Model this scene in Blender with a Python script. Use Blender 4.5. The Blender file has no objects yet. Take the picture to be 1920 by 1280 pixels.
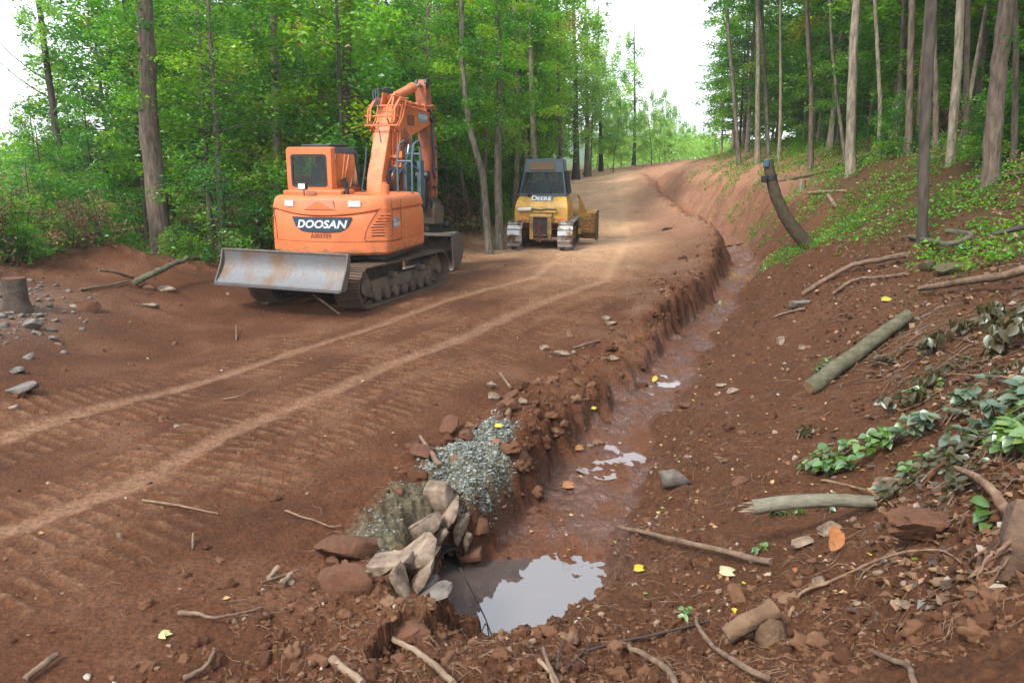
import bpy, math, random
import numpy as np
from mathutils import Vector, Matrix, noise as mnoise
sc = bpy.context.scene
# ---------------------------------------------------------------- camera, world, sun
FPX, PITCH, CAMZ = 1500.0, math.atan(340/1500.0), 2.75
cd = bpy.data.cameras.new('camera'); cam = bpy.data.objects.new('camera', cd); sc.collection.objects.link(cam)
cd.sensor_width = 36; cd.lens = 36*FPX/1920; cd.clip_start = .05; cd.clip_end = 3000
cam.location = (0, 0, CAMZ); cam.rotation_euler = (math.pi/2-PITCH, 0, 0); sc.camera = cam
SUN_EL, SUN_ROT = math.radians(47), math.radians(222)
w = bpy.data.worlds.new('World'); sc.world = w; w.use_nodes = True
nt = w.node_tree; bg = nt.nodes['Background']; bg.inputs[1].default_value = .11
sky = nt.nodes.new('ShaderNodeTexSky'); sky.sky_type = 'NISHITA'; sky.sun_disc = False
sky.sun_elevation = SUN_EL; sky.sun_rotation = SUN_ROT; sky.dust_density = 3; sky.air_density = 1
mx = nt.nodes.new('ShaderNodeMix'); mx.data_type = 'RGBA'; mx.inputs[0].default_value = .75     # thin bright overcast
mx.inputs[7].default_value = (9.9, 10.4, 11.3, 1)
nt.links.new(sky.outputs[0], mx.inputs[6]); nt.links.new(mx.outputs[2], bg.inputs[0])
sd = bpy.data.lights.new('sun', 'SUN'); sd.energy = 2.5; sd.angle = math.radians(12); sd.color = (1, .94, .84)
sun = bpy.data.objects.new('sun', sd); sc.collection.objects.link(sun)
sdir = Vector((math.sin(SUN_ROT)*math.cos(SUN_EL), math.cos(SUN_ROT)*math.cos(SUN_EL), math.sin(SUN_EL)))
sun.rotation_euler = sdir.to_track_quat('Z', 'Y').to_euler()
vs = sc.view_settings; vs.view_transform = 'Standard'; vs.look = 'None'; vs.gamma = 1; vs.exposure = 1.1
sc.cycles.max_bounces = 6; sc.cycles.diffuse_bounces = 3; sc.cycles.glossy_bounces = 2; sc.cycles.transmission_bounces = 4
sc.cycles.transparent_max_bounces = 8; sc.cycles.volume_bounces = 0; sc.cycles.use_denoising = True
sc.cycles.caustics_reflective = False; sc.cycles.caustics_refractive = False

C = sc.collection
R = math.radians
# ---------------------------------------------------------------- helpers
def ray(px, py):
    u = (px-960)/FPX; v = (640-py)/FPX; cp, sp = math.cos(PITCH), math.sin(PITCH)
    return np.array([u, cp+v*sp, -sp+v*cp])
def at(px, py, Y):
    d = ray(px, py); t = Y/d[1]; return Vector((d[0]*t, Y, CAMZ+d[2]*t))
def onz(px, py, z):
    d = ray(px, py); t = (z-CAMZ)/d[2]; return (d[0]*t, d[1]*t)
def tag(o, label=None, cat=None, group=None, kind=None):
    if label: o['label'] = label
    if cat: o['category'] = cat
    if group: o['group'] = group
    if kind: o['kind'] = kind
    return o
def empty(name, loc=(0, 0, 0), rz=0, label=None, cat=None, group=None):
    o = bpy.data.objects.new(name, None); o.empty_display_size = .2; C.objects.link(o)
    o.location = loc; o.rotation_euler = (0, 0, rz); return tag(o, label, cat, group)
def link(name, me, parent=None, mats=None):
    o = bpy.data.objects.new(name, me); C.objects.link(o)
    if mats is not None and not me.materials:
        for m in (mats if isinstance(mats, (list, tuple)) else [mats]): me.materials.append(m)
    if parent is not None: o.parent = parent
    return o
def npmesh(name, V, F, smooth=True, attrs=None):
    """V (n,3); F (m,k) with constant k"""
    V = np.ascontiguousarray(V, dtype=np.float32); F = np.ascontiguousarray(F, dtype=np.int32)
    me = bpy.data.meshes.new(name); k = F.shape[1]
    me.vertices.add(len(V)); me.vertices.foreach_set('co', V.ravel())
    me.loops.add(F.size); me.loops.foreach_set('vertex_index', F.ravel())
    me.polygons.add(len(F)); me.polygons.foreach_set('loop_start', np.arange(0, F.size, k, dtype=np.int32))
    me.update(calc_edges=True)
    me.polygons.foreach_set('use_smooth', np.full(len(F), smooth))
    for nm, typ, dat in (attrs or []):
        a = me.attributes.new(nm, typ, 'POINT')
        a.data.foreach_set('color' if typ == 'FLOAT_COLOR' else 'value', np.ascontiguousarray(dat, dtype=np.float32).ravel())
    return me
class MB:
    def __init__(s, M=None): s.v = []; s.f = []; s.M = M or Matrix()
    def add(s, vs, fs, M=None):
        n = len(s.v); T = s.M @ M if M is not None else s.M
        s.v += [tuple(T @ Vector(p)) for p in vs]; s.f += [tuple(i+n for i in f) for f in fs]; return s
    def box(s, x0, x1, y0, y1, z0, z1, M=None):
        return s.add([(x, y, z) for z in (z0, z1) for y in (y0, y1) for x in (x0, x1)],
                     [(0, 2, 3, 1), (4, 5, 7, 6), (0, 1, 5, 4), (2, 6, 7, 3), (0, 4, 6, 2), (1, 3, 7, 5)], M)
    def loft(s, rings, cap=True, close=True, M=None):
        n = len(rings[0]); vs = [p for r in rings for p in r]; fs = []
        for i in range(len(rings)-1):
            for j in range(n if close else n-1):
                k = (j+1) % n; fs.append((i*n+j, i*n+k, (i+1)*n+k, (i+1)*n+j))
        if cap: fs.append(tuple(range(n))[::-1]); fs.append(tuple((len(rings)-1)*n+j for j in range(n)))
        return s.add(vs, fs, M)
    def prism(s, poly, a, b, axis='x', M=None):
        """poly of 2D points extruded from a to b along the axis (x: poly=(y,z); y: poly=(x,z); z: poly=(x,y))"""
        def mk(t):
            if axis == 'x': return [(t, p, q) for p, q in poly]
            if axis == 'y': return [(p, t, q) for p, q in poly]
            return [(p, q, t) for p, q in poly]
        return s.loft([mk(a), mk(b)], M=M)
    def cyl(s, p, q, r0, r1=None, n=14, cap=True, M=None):
        return s.tube([p, q], [r0, r0 if r1 is None else r1], n, cap, M)
    def tube(s, pts, rad, n=8, cap=True, M=None, jit=0, rnd=None):
        pts = [Vector(p) for p in pts]
        if not isinstance(rad, (list, tuple)): rad = [rad]*len(pts)
        rings = []; up = None
        for i, p in enumerate(pts):
            t = (pts[min(i+1, len(pts)-1)]-pts[max(i-1, 0)]).normalized()
            if up is None: up = Vector((0, 0, 1)) if abs(t.z) < .9 else Vector((1, 0, 0))
            a = (up - t*up.dot(t)).normalized(); b = t.cross(a); up = a
            rr = [rad[i]*(1+(rnd.uniform(-jit, jit) if jit else 0)) for _ in range(n)]
            rings.append([tuple(p+(a*math.cos(2*math.pi*k/n)+b*math.sin(2*math.pi*k/n))*rr[k]) for k in range(n)])
        return s.loft(rings, cap, True, M)
    def mesh(s, name, smooth=True, ang=35):
        me = bpy.data.meshes.new(name); me.from_pydata(s.v, [], s.f); me.update()
        if smooth:
            me.polygons.foreach_set('use_smooth', [True]*len(me.polygons))
            me.set_sharp_from_angle(angle=R(ang))
        return me
    def build(s, name, mat, parent=None, bevel=0, smooth=True, ang=35, label=None):
        import bmesh
        bm = bmesh.new(); me = s.mesh(name, smooth, ang); bm.from_mesh(me); bmesh.ops.recalc_face_normals(bm, faces=bm.faces); bm.to_mesh(me); bm.free()
        o = link(name, me, parent, mat)
        if bevel:
            b = o.modifiers.new('bevel', 'BEVEL'); b.width = bevel; b.segments = 2; b.limit_method = 'ANGLE'; b.angle_limit = R(38); b.harden_normals = False
        if label: o['label'] = label
        return o
def hashn(xi, yi, seed):
    h = (xi.astype(np.int64)*374761393 + yi.astype(np.int64)*668265263 + seed*974634777) & 0xffffffff
    h = ((h ^ (h >> 13))*1274126177) & 0xffffffff
    return (h ^ (h >> 16)) & 0xffffffff
def pn(x, y, seed=0):
    x = np.asarray(x, float); y = np.asarray(y, float)
    xi = np.floor(x); yi = np.floor(y); fx = x-xi; fy = y-yi
    u = fx*fx*fx*(fx*(fx*6-15)+10); v = fy*fy*fy*(fy*(fy*6-15)+10)
    def g(dx, dy):
        a = hashn(xi+dx, yi+dy, seed)*(2*np.pi/4294967296.0); return np.cos(a)*(fx-dx)+np.sin(a)*(fy-dy)
    return ((g(0, 0)*(1-u)+g(1, 0)*u)*(1-v)+(g(0, 1)*(1-u)+g(1, 1)*u)*v)*1.5
def fbm(x, y, f, o=4, seed=0, g=.5, ridge=False):
    s = 0; a = 1; n = 0
    for i in range(o):
        k = pn(x*f, y*f, seed+i*17)
        if ridge: k = 1-2*np.abs(k)
        s = s+k*a; n += a; a *= g; f *= 2.03
    return s/n
def worley(x, y, f, seed=0):
    """distance to the nearest cell point, 0..~1: rounded clods"""
    x = np.asarray(x, float)*f; y = np.asarray(y, float)*f; xi = np.floor(x); yi = np.floor(y); best = np.full(x.shape, 9.)
    for dx in (-1, 0, 1):
        for dy in (-1, 0, 1):
            h = hashn(xi+dx, yi+dy, seed); a = (h & 0xffff)/65536.; b = (h >> 16)/65536.
            best = np.minimum(best, (xi+dx+a-x)**2+(yi+dy+b-y)**2)
    return np.sqrt(best)
def inpoly(x, y, P):
    """signed distance to a closed polygon, > 0 inside"""
    best = np.full(np.shape(x), 1e9); ins = np.zeros(np.shape(x), bool)
    for (x1, y1), (x2, y2) in zip(P, P[1:]+P[:1]):
        dx, dy = x2-x1, y2-y1; t = np.clip(((x-x1)*dx+(y-y1)*dy)/(dx*dx+dy*dy), 0, 1); best = np.minimum(best, np.hypot(x-x1-dx*t, y-y1-dy*t))
        ins ^= ((y1 > y) != (y2 > y)) & (x < (x2-x1)*(y-y1)/((y2-y1) if y2 != y1 else 1e-9)+x1)
    return np.where(ins, best, -best)
def sstep(a, b, x): t = np.clip((x-a)/(b-a), 0, 1); return t*t*(3-2*t)
def gauss(x, y, cx, cy, r, ry=None): return np.exp(-((x-cx)**2/r**2+(y-cy)**2/(ry or r)**2))
# ---------------------------------------------------------------- materials
def mat(name, col, rough=.7, metal=0, spec=.5, var=0, vscale=4, bump=0, bscale=30, col2=None, stretch=(1, 1, 1), coat=0, detail=6, lo=.35, hi=.7):
    m = bpy.data.materials.new(name); m.use_nodes = True; t = m.node_tree; b = t.nodes['Principled BSDF']
    b.inputs['Base Color'].default_value = (*col, 1); b.inputs['Roughness'].default_value = rough
    b.inputs['Metallic'].default_value = metal; b.inputs['Specular IOR Level'].default_value = spec
    if coat: b.inputs['Coat Weight'].default_value = coat; b.inputs['Coat Roughness'].default_value = .2
    if var or bump or col2:
        tc = t.nodes.new('ShaderNodeTexCoord'); mp = t.nodes.new('ShaderNodeMapping'); mp.inputs['Scale'].default_value = stretch
        t.links.new(tc.outputs['Object'], mp.inputs[0])
    if col2 or var:
        n = t.nodes.new('ShaderNodeTexNoise'); n.inputs['Scale'].default_value = vscale; n.inputs['Detail'].default_value = detail; n.inputs['Roughness'].default_value = .62
        t.links.new(mp.outputs[0], n.inputs['Vector'])
        r = t.nodes.new('ShaderNodeValToRGB'); r.color_ramp.elements[0].position = lo; r.color_ramp.elements[1].position = hi
        c2 = col2 or tuple(c*(1-var) for c in col)
        r.color_ramp.elements[0].color = (*c2, 1); r.color_ramp.elements[1].color = (*col, 1)
        t.links.new(n.outputs[0], r.inputs[0]); t.links.new(r.outputs[0], b.inputs['Base Color'])
    if bump and stretch[2] < 1 and 'bark' in name:
        bscale = 18
    if bump:
        n2 = t.nodes.new('ShaderNodeTexNoise'); n2.inputs['Scale'].default_value = bscale; n2.inputs['Detail'].default_value = 5
        bp = t.nodes.new('ShaderNodeBump'); bp.inputs['Strength'].default_value = bump; bp.inputs['Distance'].default_value = .02
        t.links.new(mp.outputs[0], n2.inputs['Vector']); t.links.new(n2.outputs[0], bp.inputs['Height']); t.links.new(bp.outputs[0], b.inputs['Normal'])
    return m
# ---------------------------------------------------------------- terrain
CP = [onz(*p)+(p[2],) for p in [
 (0,1280,0),(300,1280,0),(600,1250,-.04),(0,1000,0),(300,900,0),(600,800,0),(820,720,0),(0,830,0),(300,720,0),(700,640,0),(900,600,0),(1000,540,0),
 (1100,500,0),(1200,480,0),(640,560,0),(450,575,0),(880,470,0),(1000,463,0),(1100,463,0),(160,660,.05),(330,580,.08),
 (310,528,.38),(200,556,.42),(100,585,.4),(0,640,.42),(0,750,.22),(310,490,.3),(100,480,.3),(420,508,.2),
 (1420,1180,-.08),(1600,1250,.22),(1100,1265,-.12),(800,1255,-.06),(1250,1240,-.12),(1640,945,.12),(1410,960,-.2),
 (1920,1150,.95),(1920,940,.95),(1920,800,1.05),(1920,700,1.05),(1920,600,1.2),(1920,480,1.5),(1920,400,1.9),(1700,1080,.38),(1750,850,.55),
 (1505,735,.12),(1710,600,.9),(1510,468,.62),(1735,445,1.5),(1860,330,2.45),(1400,800,-.1),(1330,700,-.35)]]
CP += [(-1,0,1.05),(1,0,1.15),(-2.5,0,.5),(0,2,.62),(-5,0,.05),(1,2,.75),(2.4,1.5,1.3),(-1.5,2.5,.12),(-12,20,.4),(-20,30,.5),(-10,35,.5),(-5,28,.3),(-2.2,35,.4),(0,50,.8),(-30,15,.5),(-15,8,.5),
 (-10,3,.3),(-40,60,1.5),(-20,60,1.3),(-40,0,.5),(-60,20,1),(3,36,.3),(6,46,.8),(7.5,60,1.55),(12,80,1.9),(16,120,2),(0,80,1.6),(0,120,1.8),
 (6.8,30,.3),(7.6,36,.5),(8,44,.9),(9.2,52,1.7),(11,50,2.6),(10.8,36,2.5),(11.6,33,2.8),(12.4,38,3.0),(10.8,30,2.3),(10.2,24,2.7),(11.6,38,2.85),(9.9,20,2.7),(9.9,18,2.6),(9.2,30,1.7),(8.8,26,1.3),(10.3,44,2.5),
 (14,20,3.),(16,30,3.2),(20,50,3.3),(20,10,2.7),(12,5,2.),(30,30,3.6),(40,10,3.2),(14,70,2.6),(30,80,3.3),(60,60,4),(50,0,3),(8,0,1.6),(6,-5,1.4),(0,-8,1.),(-10,-8,.2),(5,3,1.5)]
CP = np.array(CP)
def _tp(r2): return .5*r2*np.log(r2+1e-9)
_n = len(CP); _A = np.zeros((_n+3, _n+3)); _r2 = (CP[:, None, 0]-CP[None, :, 0])**2+(CP[:, None, 1]-CP[None, :, 1])**2
_A[:_n, :_n] = _tp(_r2)+np.eye(_n)*.35; _A[:_n, _n] = 1; _A[:_n, _n+1:] = CP[:, :2]; _A[_n:, :_n] = _A[:_n, _n:].T
_W = np.linalg.solve(_A, np.r_[CP[:, 2], 0, 0, 0])
def base(x, y):
    x = np.clip(x, -70, 70); y = np.clip(y, -10, 125)
    out = np.empty(x.size); xf = x.ravel(); yf = y.ravel()
    for i in range(0, x.size, 20000):
        a = xf[i:i+20000]; b = yf[i:i+20000]
        out[i:i+20000] = _tp((a[:, None]-CP[None, :, 0])**2+(b[:, None]-CP[None, :, 1])**2)@_W[:_n]+_W[_n]+a*_W[_n+1]+b*_W[_n+2]
    return out.reshape(x.shape)
#            x    y    z_bottom half-width
DP = np.array([(-.12,5.6,-.86,.42),(.15,6.3,-.88,.68),(.60,7.3,-.82,.55),(1.14,8.8,-.72,.6),(1.78,10.5,-.64,.6),(2.85,13,-.57,.58),(4.08,16.2,-.51,.55),
 (5.6,20,-.45,.6),(6.9,23.7,-.37,.6),(8.0,29,-.18,.55),(8.3,36,.1,.5),(8.5,44,.6,.3),(8.9,49,1.2,.2),(9.6,60,1.75,.05)])
def polyd(x, y, P):
    best = np.full(x.shape, 1e9); s = np.zeros(x.shape); sg = np.zeros(x.shape); acc = 0; ex = np.zeros(x.shape+(P.shape[1]-2,))
    for i in range(len(P)-1):
        a = P[i]; b = P[i+1]; d = b[:2]-a[:2]; L = math.hypot(*d); t = ((x-a[0])*d[0]+(y-a[1])*d[1])/L**2
        if i == 0: tc = np.clip(t, 0, 1)
        else: tc = np.clip(t, 0, 1)
        dx = x-a[0]-d[0]*tc; dy = y-a[1]-d[1]*tc; q = dx*dx+dy*dy; m = q < best
        best = np.where(m, q, best); s = np.where(m, acc+tc*L, s); sg = np.where(m, np.sign(d[0]*(y-a[1])-d[1]*(x-a[0])), sg)
        if P.shape[1] > 2: ex = np.where(m[..., None], a[2:]+(b[2:]-a[2:])*tc[..., None], ex)
        acc += L
    return np.sqrt(best), s, sg, ex      # sg > 0: left of the path
LOWER = np.array([onz(px, py, 0) for px, py in [(-700,1270),(-300,1110),(0,1000),(250,905),(420,815),(640,730),(740,680),(860,630),(1000,570),(1130,525)]]+[(3.2,24),(4.3,30),(5.2,38),(6.6,50),(8,64)])
UPPER = np.array([onz(px, py, 0) for px, py in [(-700,1030),(-300,915),(0,828),(330,730),(560,650),(700,612),(850,560),(1000,520)]]+[(2.0,26.5),(2.7,33),(3.8,42),(5.6,54),(7,64)])
LEDGE = np.array([(-10,7),(-9.2,12),(-8.3,16.2),(-5.6,19.8),(-2,22.5),(-1.2,26),(.8,33),(2.2,42),(3.9,56),(6.2,70)])   # left edge of the graded road
PUDS = [(9.3, .42, .62, 'broken film of water shining on the ditch mud', (.11, .07, .055)), (12.3, .40, .8, 'thin broken film of water farther up the ditch', (.11, .07, .055)), (14.9, .35, .6, 'small wet patch in the ditch bend', (.11, .07, .055)), (22.4, .55, 1.1, 'shallow brown puddle in the middle of the ditch', (.16, .105, .05)), (18.4, .5, .9, 'narrow brown puddle in the ditch', (.16, .105, .05)), (30.5, .5, 2.2, 'far brown puddle in the ditch below the red bank', (.20, .095, .05))]
def smin(a, b, k): h = np.clip(.5+.5*(b-a)/k, 0, 1); return b*(1-h)+a*h-k*h*(1-h)
def H(x, y, full=False):
    x = np.asarray(x, float); y = np.asarray(y, float); sh = x.shape; x = np.atleast_1d(x).astype(float); y = np.atleast_1d(y).astype(float)
    z = base(x, y)
    wx = x+.22*fbm(x, y, .9, 3, 5)+.13*fbm(x, y, 2.1, 2, 15, ridge=True)+.09*fbm(x, y, 4, 3, 6); wy = y+.2*fbm(x, y, .9, 3, 9)
    dd, s, sg, ex = polyd(wx, wy, DP); zb = ex[..., 0]; hw = ex[..., 1]*(.86-.2*sstep(7.6, 9.5, y)+.45*fbm(x, y, .9, 3, 19))
    left = sg > 0
    e = dd-hw*(1+.0*sg)
    steep = np.where(left, 1.65-1.1*sstep(24, 36, y), .62+.85*sstep(15, 24, y))
    near = sstep(7.6, 6.2, y)*sstep(-1.2, -.2, x)           # the front lip of the hollow is gentler
    steep = steep*(1-near)+.85*near
    z0 = z
    ch = zb+np.maximum(e, 0)*steep
    z = smin(z, ch, np.where(left, .1, .3)*(1-.5*near))
    floor = sstep(.12, -.05, e); depth = np.clip(z0-z, 0, 2)
    wall = sstep(.03, .2, depth)*(1-floor)
    ld, ls, lsg, _ = polyd(x, y, LOWER); ud, us, usg, _ = polyd(x, y, UPPER); ed, es, esg, _ = polyd(x, y, LEDGE)
    ledge = np.where(esg > 0, -ed, ed)                       # >0 on the road side
    road = sstep(-.2, .9, ledge)*np.where(left, 1, 0)*sstep(.2, .9, e)*sstep(1.2, 3.2, y+.4*np.minimum(x, 0)*-1)
    far = sstep(14, 40, y)
    # left berm, pushed up along the edge
    z = z+.24*np.exp(-((ledge+.6)/.65)**2)*(.6+.7*fbm(x, y, .8, 4, 3)+.35*fbm(x, y, 3, 3, 31, ridge=True))*sstep(60, 30, y)
    z = z+.1*gauss(x, y, -5.9, 19.4, 1.2)+.22*gauss(x, y, -8.2, 16.6, 1.5, .8)
    # soil relief
    fg = sstep(5.4, 4.6, y)*sstep(-2.2, -1, x)
    lip = left*np.exp(-((e-.55)/.4)**2)*(1-.5*far)
    rb = np.where(left, 0, 1)*(1-floor)
    amp = .009+.055*wall*np.where(left, 1, .45)+.06*lip+.03*rb*(1-far*.3)+.035*np.clip(fg, 0, 1)+.06*(1-sstep(-.3, .7, ledge))
    amp = amp+.026*floor
    n1 = fbm(x, y, 2.6, 5, 21, .55); w1 = 1-worley(x+.05*n1, y, 5.5, 3)*1.25; w2 = 1-worley(x, y+.03*n1, 13, 8)*1.25
    rel = amp*(1.2*n1+.9*w1*(w1 > 0)*(1-floor*.6)+.42*w2*(w2 > 0))
    w3 = 1-worley(x+.1*n1, y-.1*n1, 3.1, 23)*1.2; z = z+(lip*.10+wall*left*.12)*np.clip(w3, -.3, 1)*(.5+.8*sstep(-.3, .3, fbm(x, y, .8, 2, 88)))
    z = z+(.0055+.006*(1-floor)*sstep(0, .3, fbm(x, y, 1.3, 2, 12)+.2))*fbm(x, y, 23, 3, 48, .7)*(1-.7*far)
    z = z+floor*(.03*fbm(x, y, 5.5, 3, 47, ridge=True)+.05*fbm(x, y, 2.4, 2, 49))+.12*np.where(left, 0, 1)*far*fbm(x, y, .7, 4, 58)+.05*np.where(left, 0, 1)*sstep(8, 16, y)*fbm(x, y, 1.9, 3, 59, ridge=True)
    blotch = sstep(-.1, .35, fbm(x, y, .9, 3, 77))
    z = z+rel+road*(.010*fbm(x, y, 1.6, 3, 33)+blotch*.010*fbm(x, y, 11, 4, 34, .65))
    z = z+wall*(.10*fbm(x, y, 3.2, 4, 55, ridge=True)+.05*w1*(w1 > 0))*np.where(left, 1, .35)
    wn = 1+.5*fbm(x, y, 1.4, 3, 71)+.35*fbm(x, y, 7, 2, 72); st1 = np.exp(-(ld/(.15*wn))**4); st2 = np.exp(-(ud/(.135*wn))**4)
    z = z-.018*(st1+st2)*road
    # grouser prints either side of the smooth strips
    gm = 0
    for dist, sgn, c in ((ld, lsg, .40), (ld, lsg, -.42), (ud, usg, .42), (ud, usg, -.45), (ld, lsg, -1.05)):
        lat = dist*sgn
        gm = np.maximum(gm, sstep(.27, .2, np.abs(lat-c)))
    ss = np.where(ld < ud, ls, us)
    ridge_ = np.abs(((ss/.17) % 1)-.5)*2; gmask = gm*road*sstep(-.4, .0, fbm(x, y, .45, 2, 66))*sstep(34, 20, y)
    z = z+gmask*.030*np.maximum(np.abs(((ss/.17) % 1)-.5)*4-1.0, -.25)*(.7+.6*pn(x*3, y*3, 4))
    # puddle hollows
    pud = gauss(wx, wy, .16, 6.22, .85, .62)
    z = z-.085*pud+.03*pud*fbm(x, y, 3.4, 3, 39)
    for yy, prx, pry, _l, _c in PUDS:
        k = [i for i in range(len(DP)-1) if DP[i, 1] <= yy <= DP[i+1, 1]][0]; t = (yy-DP[k, 1])/(DP[k+1, 1]-DP[k, 1]); pc = DP[k]*(1-t)+DP[k+1]*t
        gp = gauss(wx, wy, pc[0], yy, prx, pry); z = np.where(gp > .02, z-((.045 if yy < 15 else .085)*gp+0.06*gp*(z-(pc[2]))), z)
    if full:
        return z, dict(dd=dd, e=e, left=left, floor=floor, wall=wall, road=road, far=far, st1=st1, st2=st2, ledge=ledge, rb=rb, lip=lip, pud=pud, gm=gmask, rg=gmask*ridge_**2.2*1.3, ld=ld, ud=ud, lsg=lsg, fg=fg, s=s, usg=usg)
    return z.reshape(sh)
def hz(x, y): return float(H(np.array([x]), np.array([y]))[0])
_T = np.concatenate([np.arange(2, 12, .04), np.arange(12, 40, .12), np.arange(40, 140, .6)])
def hit(px, py):
    d = ray(px, py); P = d[None, :]*_T[:, None]; g = H(P[:, 0], P[:, 1])-(CAMZ+P[:, 2])
    k = np.argmax(g > 0) if (g > 0).any() else len(_T)-1
    if k == 0: k = 1
    a, b = g[k-1], g[k]; t = _T[k-1]+(_T[k]-_T[k-1])*(-a/(b-a) if b != a else 0)
    return Vector((d[0]*t, d[1]*t, CAMZ+d[2]*t))
PIPE_C = hit(840, 1060); PIPE_D = Vector((.66, -.75, .0)).normalized(); PIPE_R = .175
GRAVEL = [tuple(hit(px, py).xy) for px, py in [(933,778),(957,800),(946,850),(952,893),(905,945),(872,962),(828,905),(792,882),(850,832),(902,815)]]
DUST = [tuple(hit(px, py).xy) for px, py in [(668,998),(735,918),(800,893),(836,900),(818,950),(770,995),(745,1040),(722,1068),(700,1040)]]
def make_terrain():
    r = [.3]
    while r[-1] < 900:
        q = r[-1]; r.append(q+(max(.12, 0) if q < 3.2 else max(.0034*q, .0125) if q < 75 else q*.03))
    r = np.array(r); a = list(np.arange(-43, 43.01, .165)); l = [-43-i*2. for i in range(1, 28)][::-1]; rr_ = [43+i*2. for i in range(1, 28)]
    th = np.radians(np.array(l+a+rr_)); A, Rr = np.meshgrid(th, r)
    X = np.sin(A)*Rr; Y = np.cos(A)*Rr-.6
    Z, q = H(X, Y, True)
    # far ground falls away then wooded hills rise
    n = X.size; nr, nc = X.shape; idx = np.arange(n).reshape(nr, nc)
    F = np.stack([idx[:-1, :-1], idx[:-1, 1:], idx[1:, 1:], idx[1:, :-1]], -1).reshape(-1, 4)[:, ::-1]
    V = np.stack([X, Y, Z], -1).reshape(-1, 3)
    # open the soil where the culvert pipe runs
    cen = V-np.array(PIPE_C); ax = cen@np.array(PIPE_D); rd = np.linalg.norm(cen-ax[:, None]*np.array(PIPE_D), axis=1); hole = (rd < PIPE_R*.985) & (ax > -2.0) & (ax < .25)
    F = F[~hole[F].all(1)]
    x, y = X, Y
    def L(c): return np.array(c)[None, None, :]
    def mixc(c, d, m): return c*(1-m[..., None])+d*m[..., None]
    col = np.zeros(X.shape+(3,))+L((.200, .084, .042))
    n1 = fbm(x, y, .7, 4, 101); n2 = fbm(x, y, 5, 4, 102, .6); n3 = fbm(x, y, 18, 3, 103, .6)
    col = mixc(col, L((.30, .155, .10)), sstep(-.05, .5, n1+.35*n2)*.75)
    col = mixc(col, L((.105, .042, .022)), sstep(-.05, .4, -n1*.7+.5*n3+.3*n2)*.75)
    col = mixc(col, L((.36, .21, .135)), q['rg']*sstep(-.1, .4, n2+.3*n3+.25)*.7)  # dry print crests; lighter lines painted in where the relief shades too softly
    strip = np.clip(q['st1']*sstep(-1.2, .1, n1+1)+q['st2'], 0, 1)*(.62+.45*n2+.25*n3)
    col = mixc(col, L((.40, .25, .18)), np.clip(strip, 0, 1)*q['road'])
    for off, st_ in ((.62, .35), (-.95, .25), (1.35, .2)):
        lw_ = np.exp(-((q['ld']*q['lsg']+off+.12*n1)/.16)**4)*sstep(-.1, .5, n1+.5*n2+.2)*q['road']; col = mixc(col, L((.36, .21, .14)), lw_*st_)
    # dry sandy road up the slope, with open-sky brightness put into its colour
    lat = np.where(q['usg'] < 0, q['ud'], -q['ud'])
    sand = sstep(19, 27, y)*sstep(-4.4, -1.4, lat+1.1*n1+.3*n2)*sstep(3.9, 1.6, lat+1.3*n1+.4*n2)*q['left']
    sand = np.maximum(sand, .8*np.exp(-((lat-.9)/1.5)**2)*sstep(15, 24, y)*q['left'])
    sandnoise = np.clip(sand*(.85+.4*n1+.3*n2), 0, 1)
    col = mixc(col, L((.86, .60, .44)), sandnoise*.95)
    # red cut banks farther off
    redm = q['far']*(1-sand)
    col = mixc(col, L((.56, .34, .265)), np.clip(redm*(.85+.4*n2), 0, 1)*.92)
    # ditch soils
    col = mixc(col, L((.155, .066, .040)), np.clip(q['wall'], 0, 1)*.8*(1-.7*q['far']))
    col = mixc(col, L((.26, .112, .062)), np.clip(q['floor']*(.75+.5*n2+.4*n1), 0, 1))
    wetn = fbm(x, y*.7, 2.2, 4, 140)
    wet = q['floor']*(.35*sstep(-.6, 0, wetn)+.65*sstep(-.05, .12, wetn+.3*n3))
    wet = wet*sstep(40, 30, y); wet = np.clip(wet+.5*q['wall']*(1-q['left'])*sstep(-.1, .4, -q['e']+.5)*sstep(0, .4, n1), 0, 1)
    smear = sstep(.35, .6, q['e'])*sstep(1.7, 1.0, q['e'])*q['left']*sstep(12, 15, y)*sstep(.0, .35, n1+.2)
    col = mixc(col, L((.30, .22, .185)), smear*.5*(1-q['far']))
    # right bank
    bank = q['rb']*(1-q['far'])
    col = mixc(col, L((.165, .078, .044)), bank*.7*(1-sstep(14, 24, y)))
    col = mixc(col, L((.25, .14, .085)), bank*sstep(.05, .5, n2)*.6)
    # forest litter
    ll = sstep(.2, -1.2, q['ledge']+.5*n1)
    hgt = Z-0
    lr = q['rb']*sstep(0, 1, (hgt-.9-1.3*sstep(17, 30, y)+.6*n1+.25*n2))*sstep(-2, 3, x)*sstep(3, 9, y)
    lit = np.clip(ll+lr, 0, 1)
    col = mixc(col, L((.14, .088, .042)), lit*.85)
    col = mixc(col, L((.07, .10, .025)), lit*sstep(0, .5, n1+.4*n2)*.7)
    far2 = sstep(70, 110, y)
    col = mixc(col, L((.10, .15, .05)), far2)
    # crushed stone dust about the culvert
    gd = np.maximum(inpoly(x, y, GRAVEL), -9); dd2 = inpoly(x, y, DUST)
    grav = np.maximum(sstep(-.10, .06, gd+.09*n2), .9*sstep(-.12, .06, dd2+.10*n2+.04*n3))
    col = mixc(col, L((.27, .265, .20))*(1+.5*n3[..., None]), grav*.95)
    rub = gauss(x, y, -7.9, 11.5, 1.1, 2.2)*sstep(-.2, .3, n2+.3)
    col = mixc(col, L((.36, .27, .23)), np.clip(rub, 0, 1)*.8)
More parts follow.
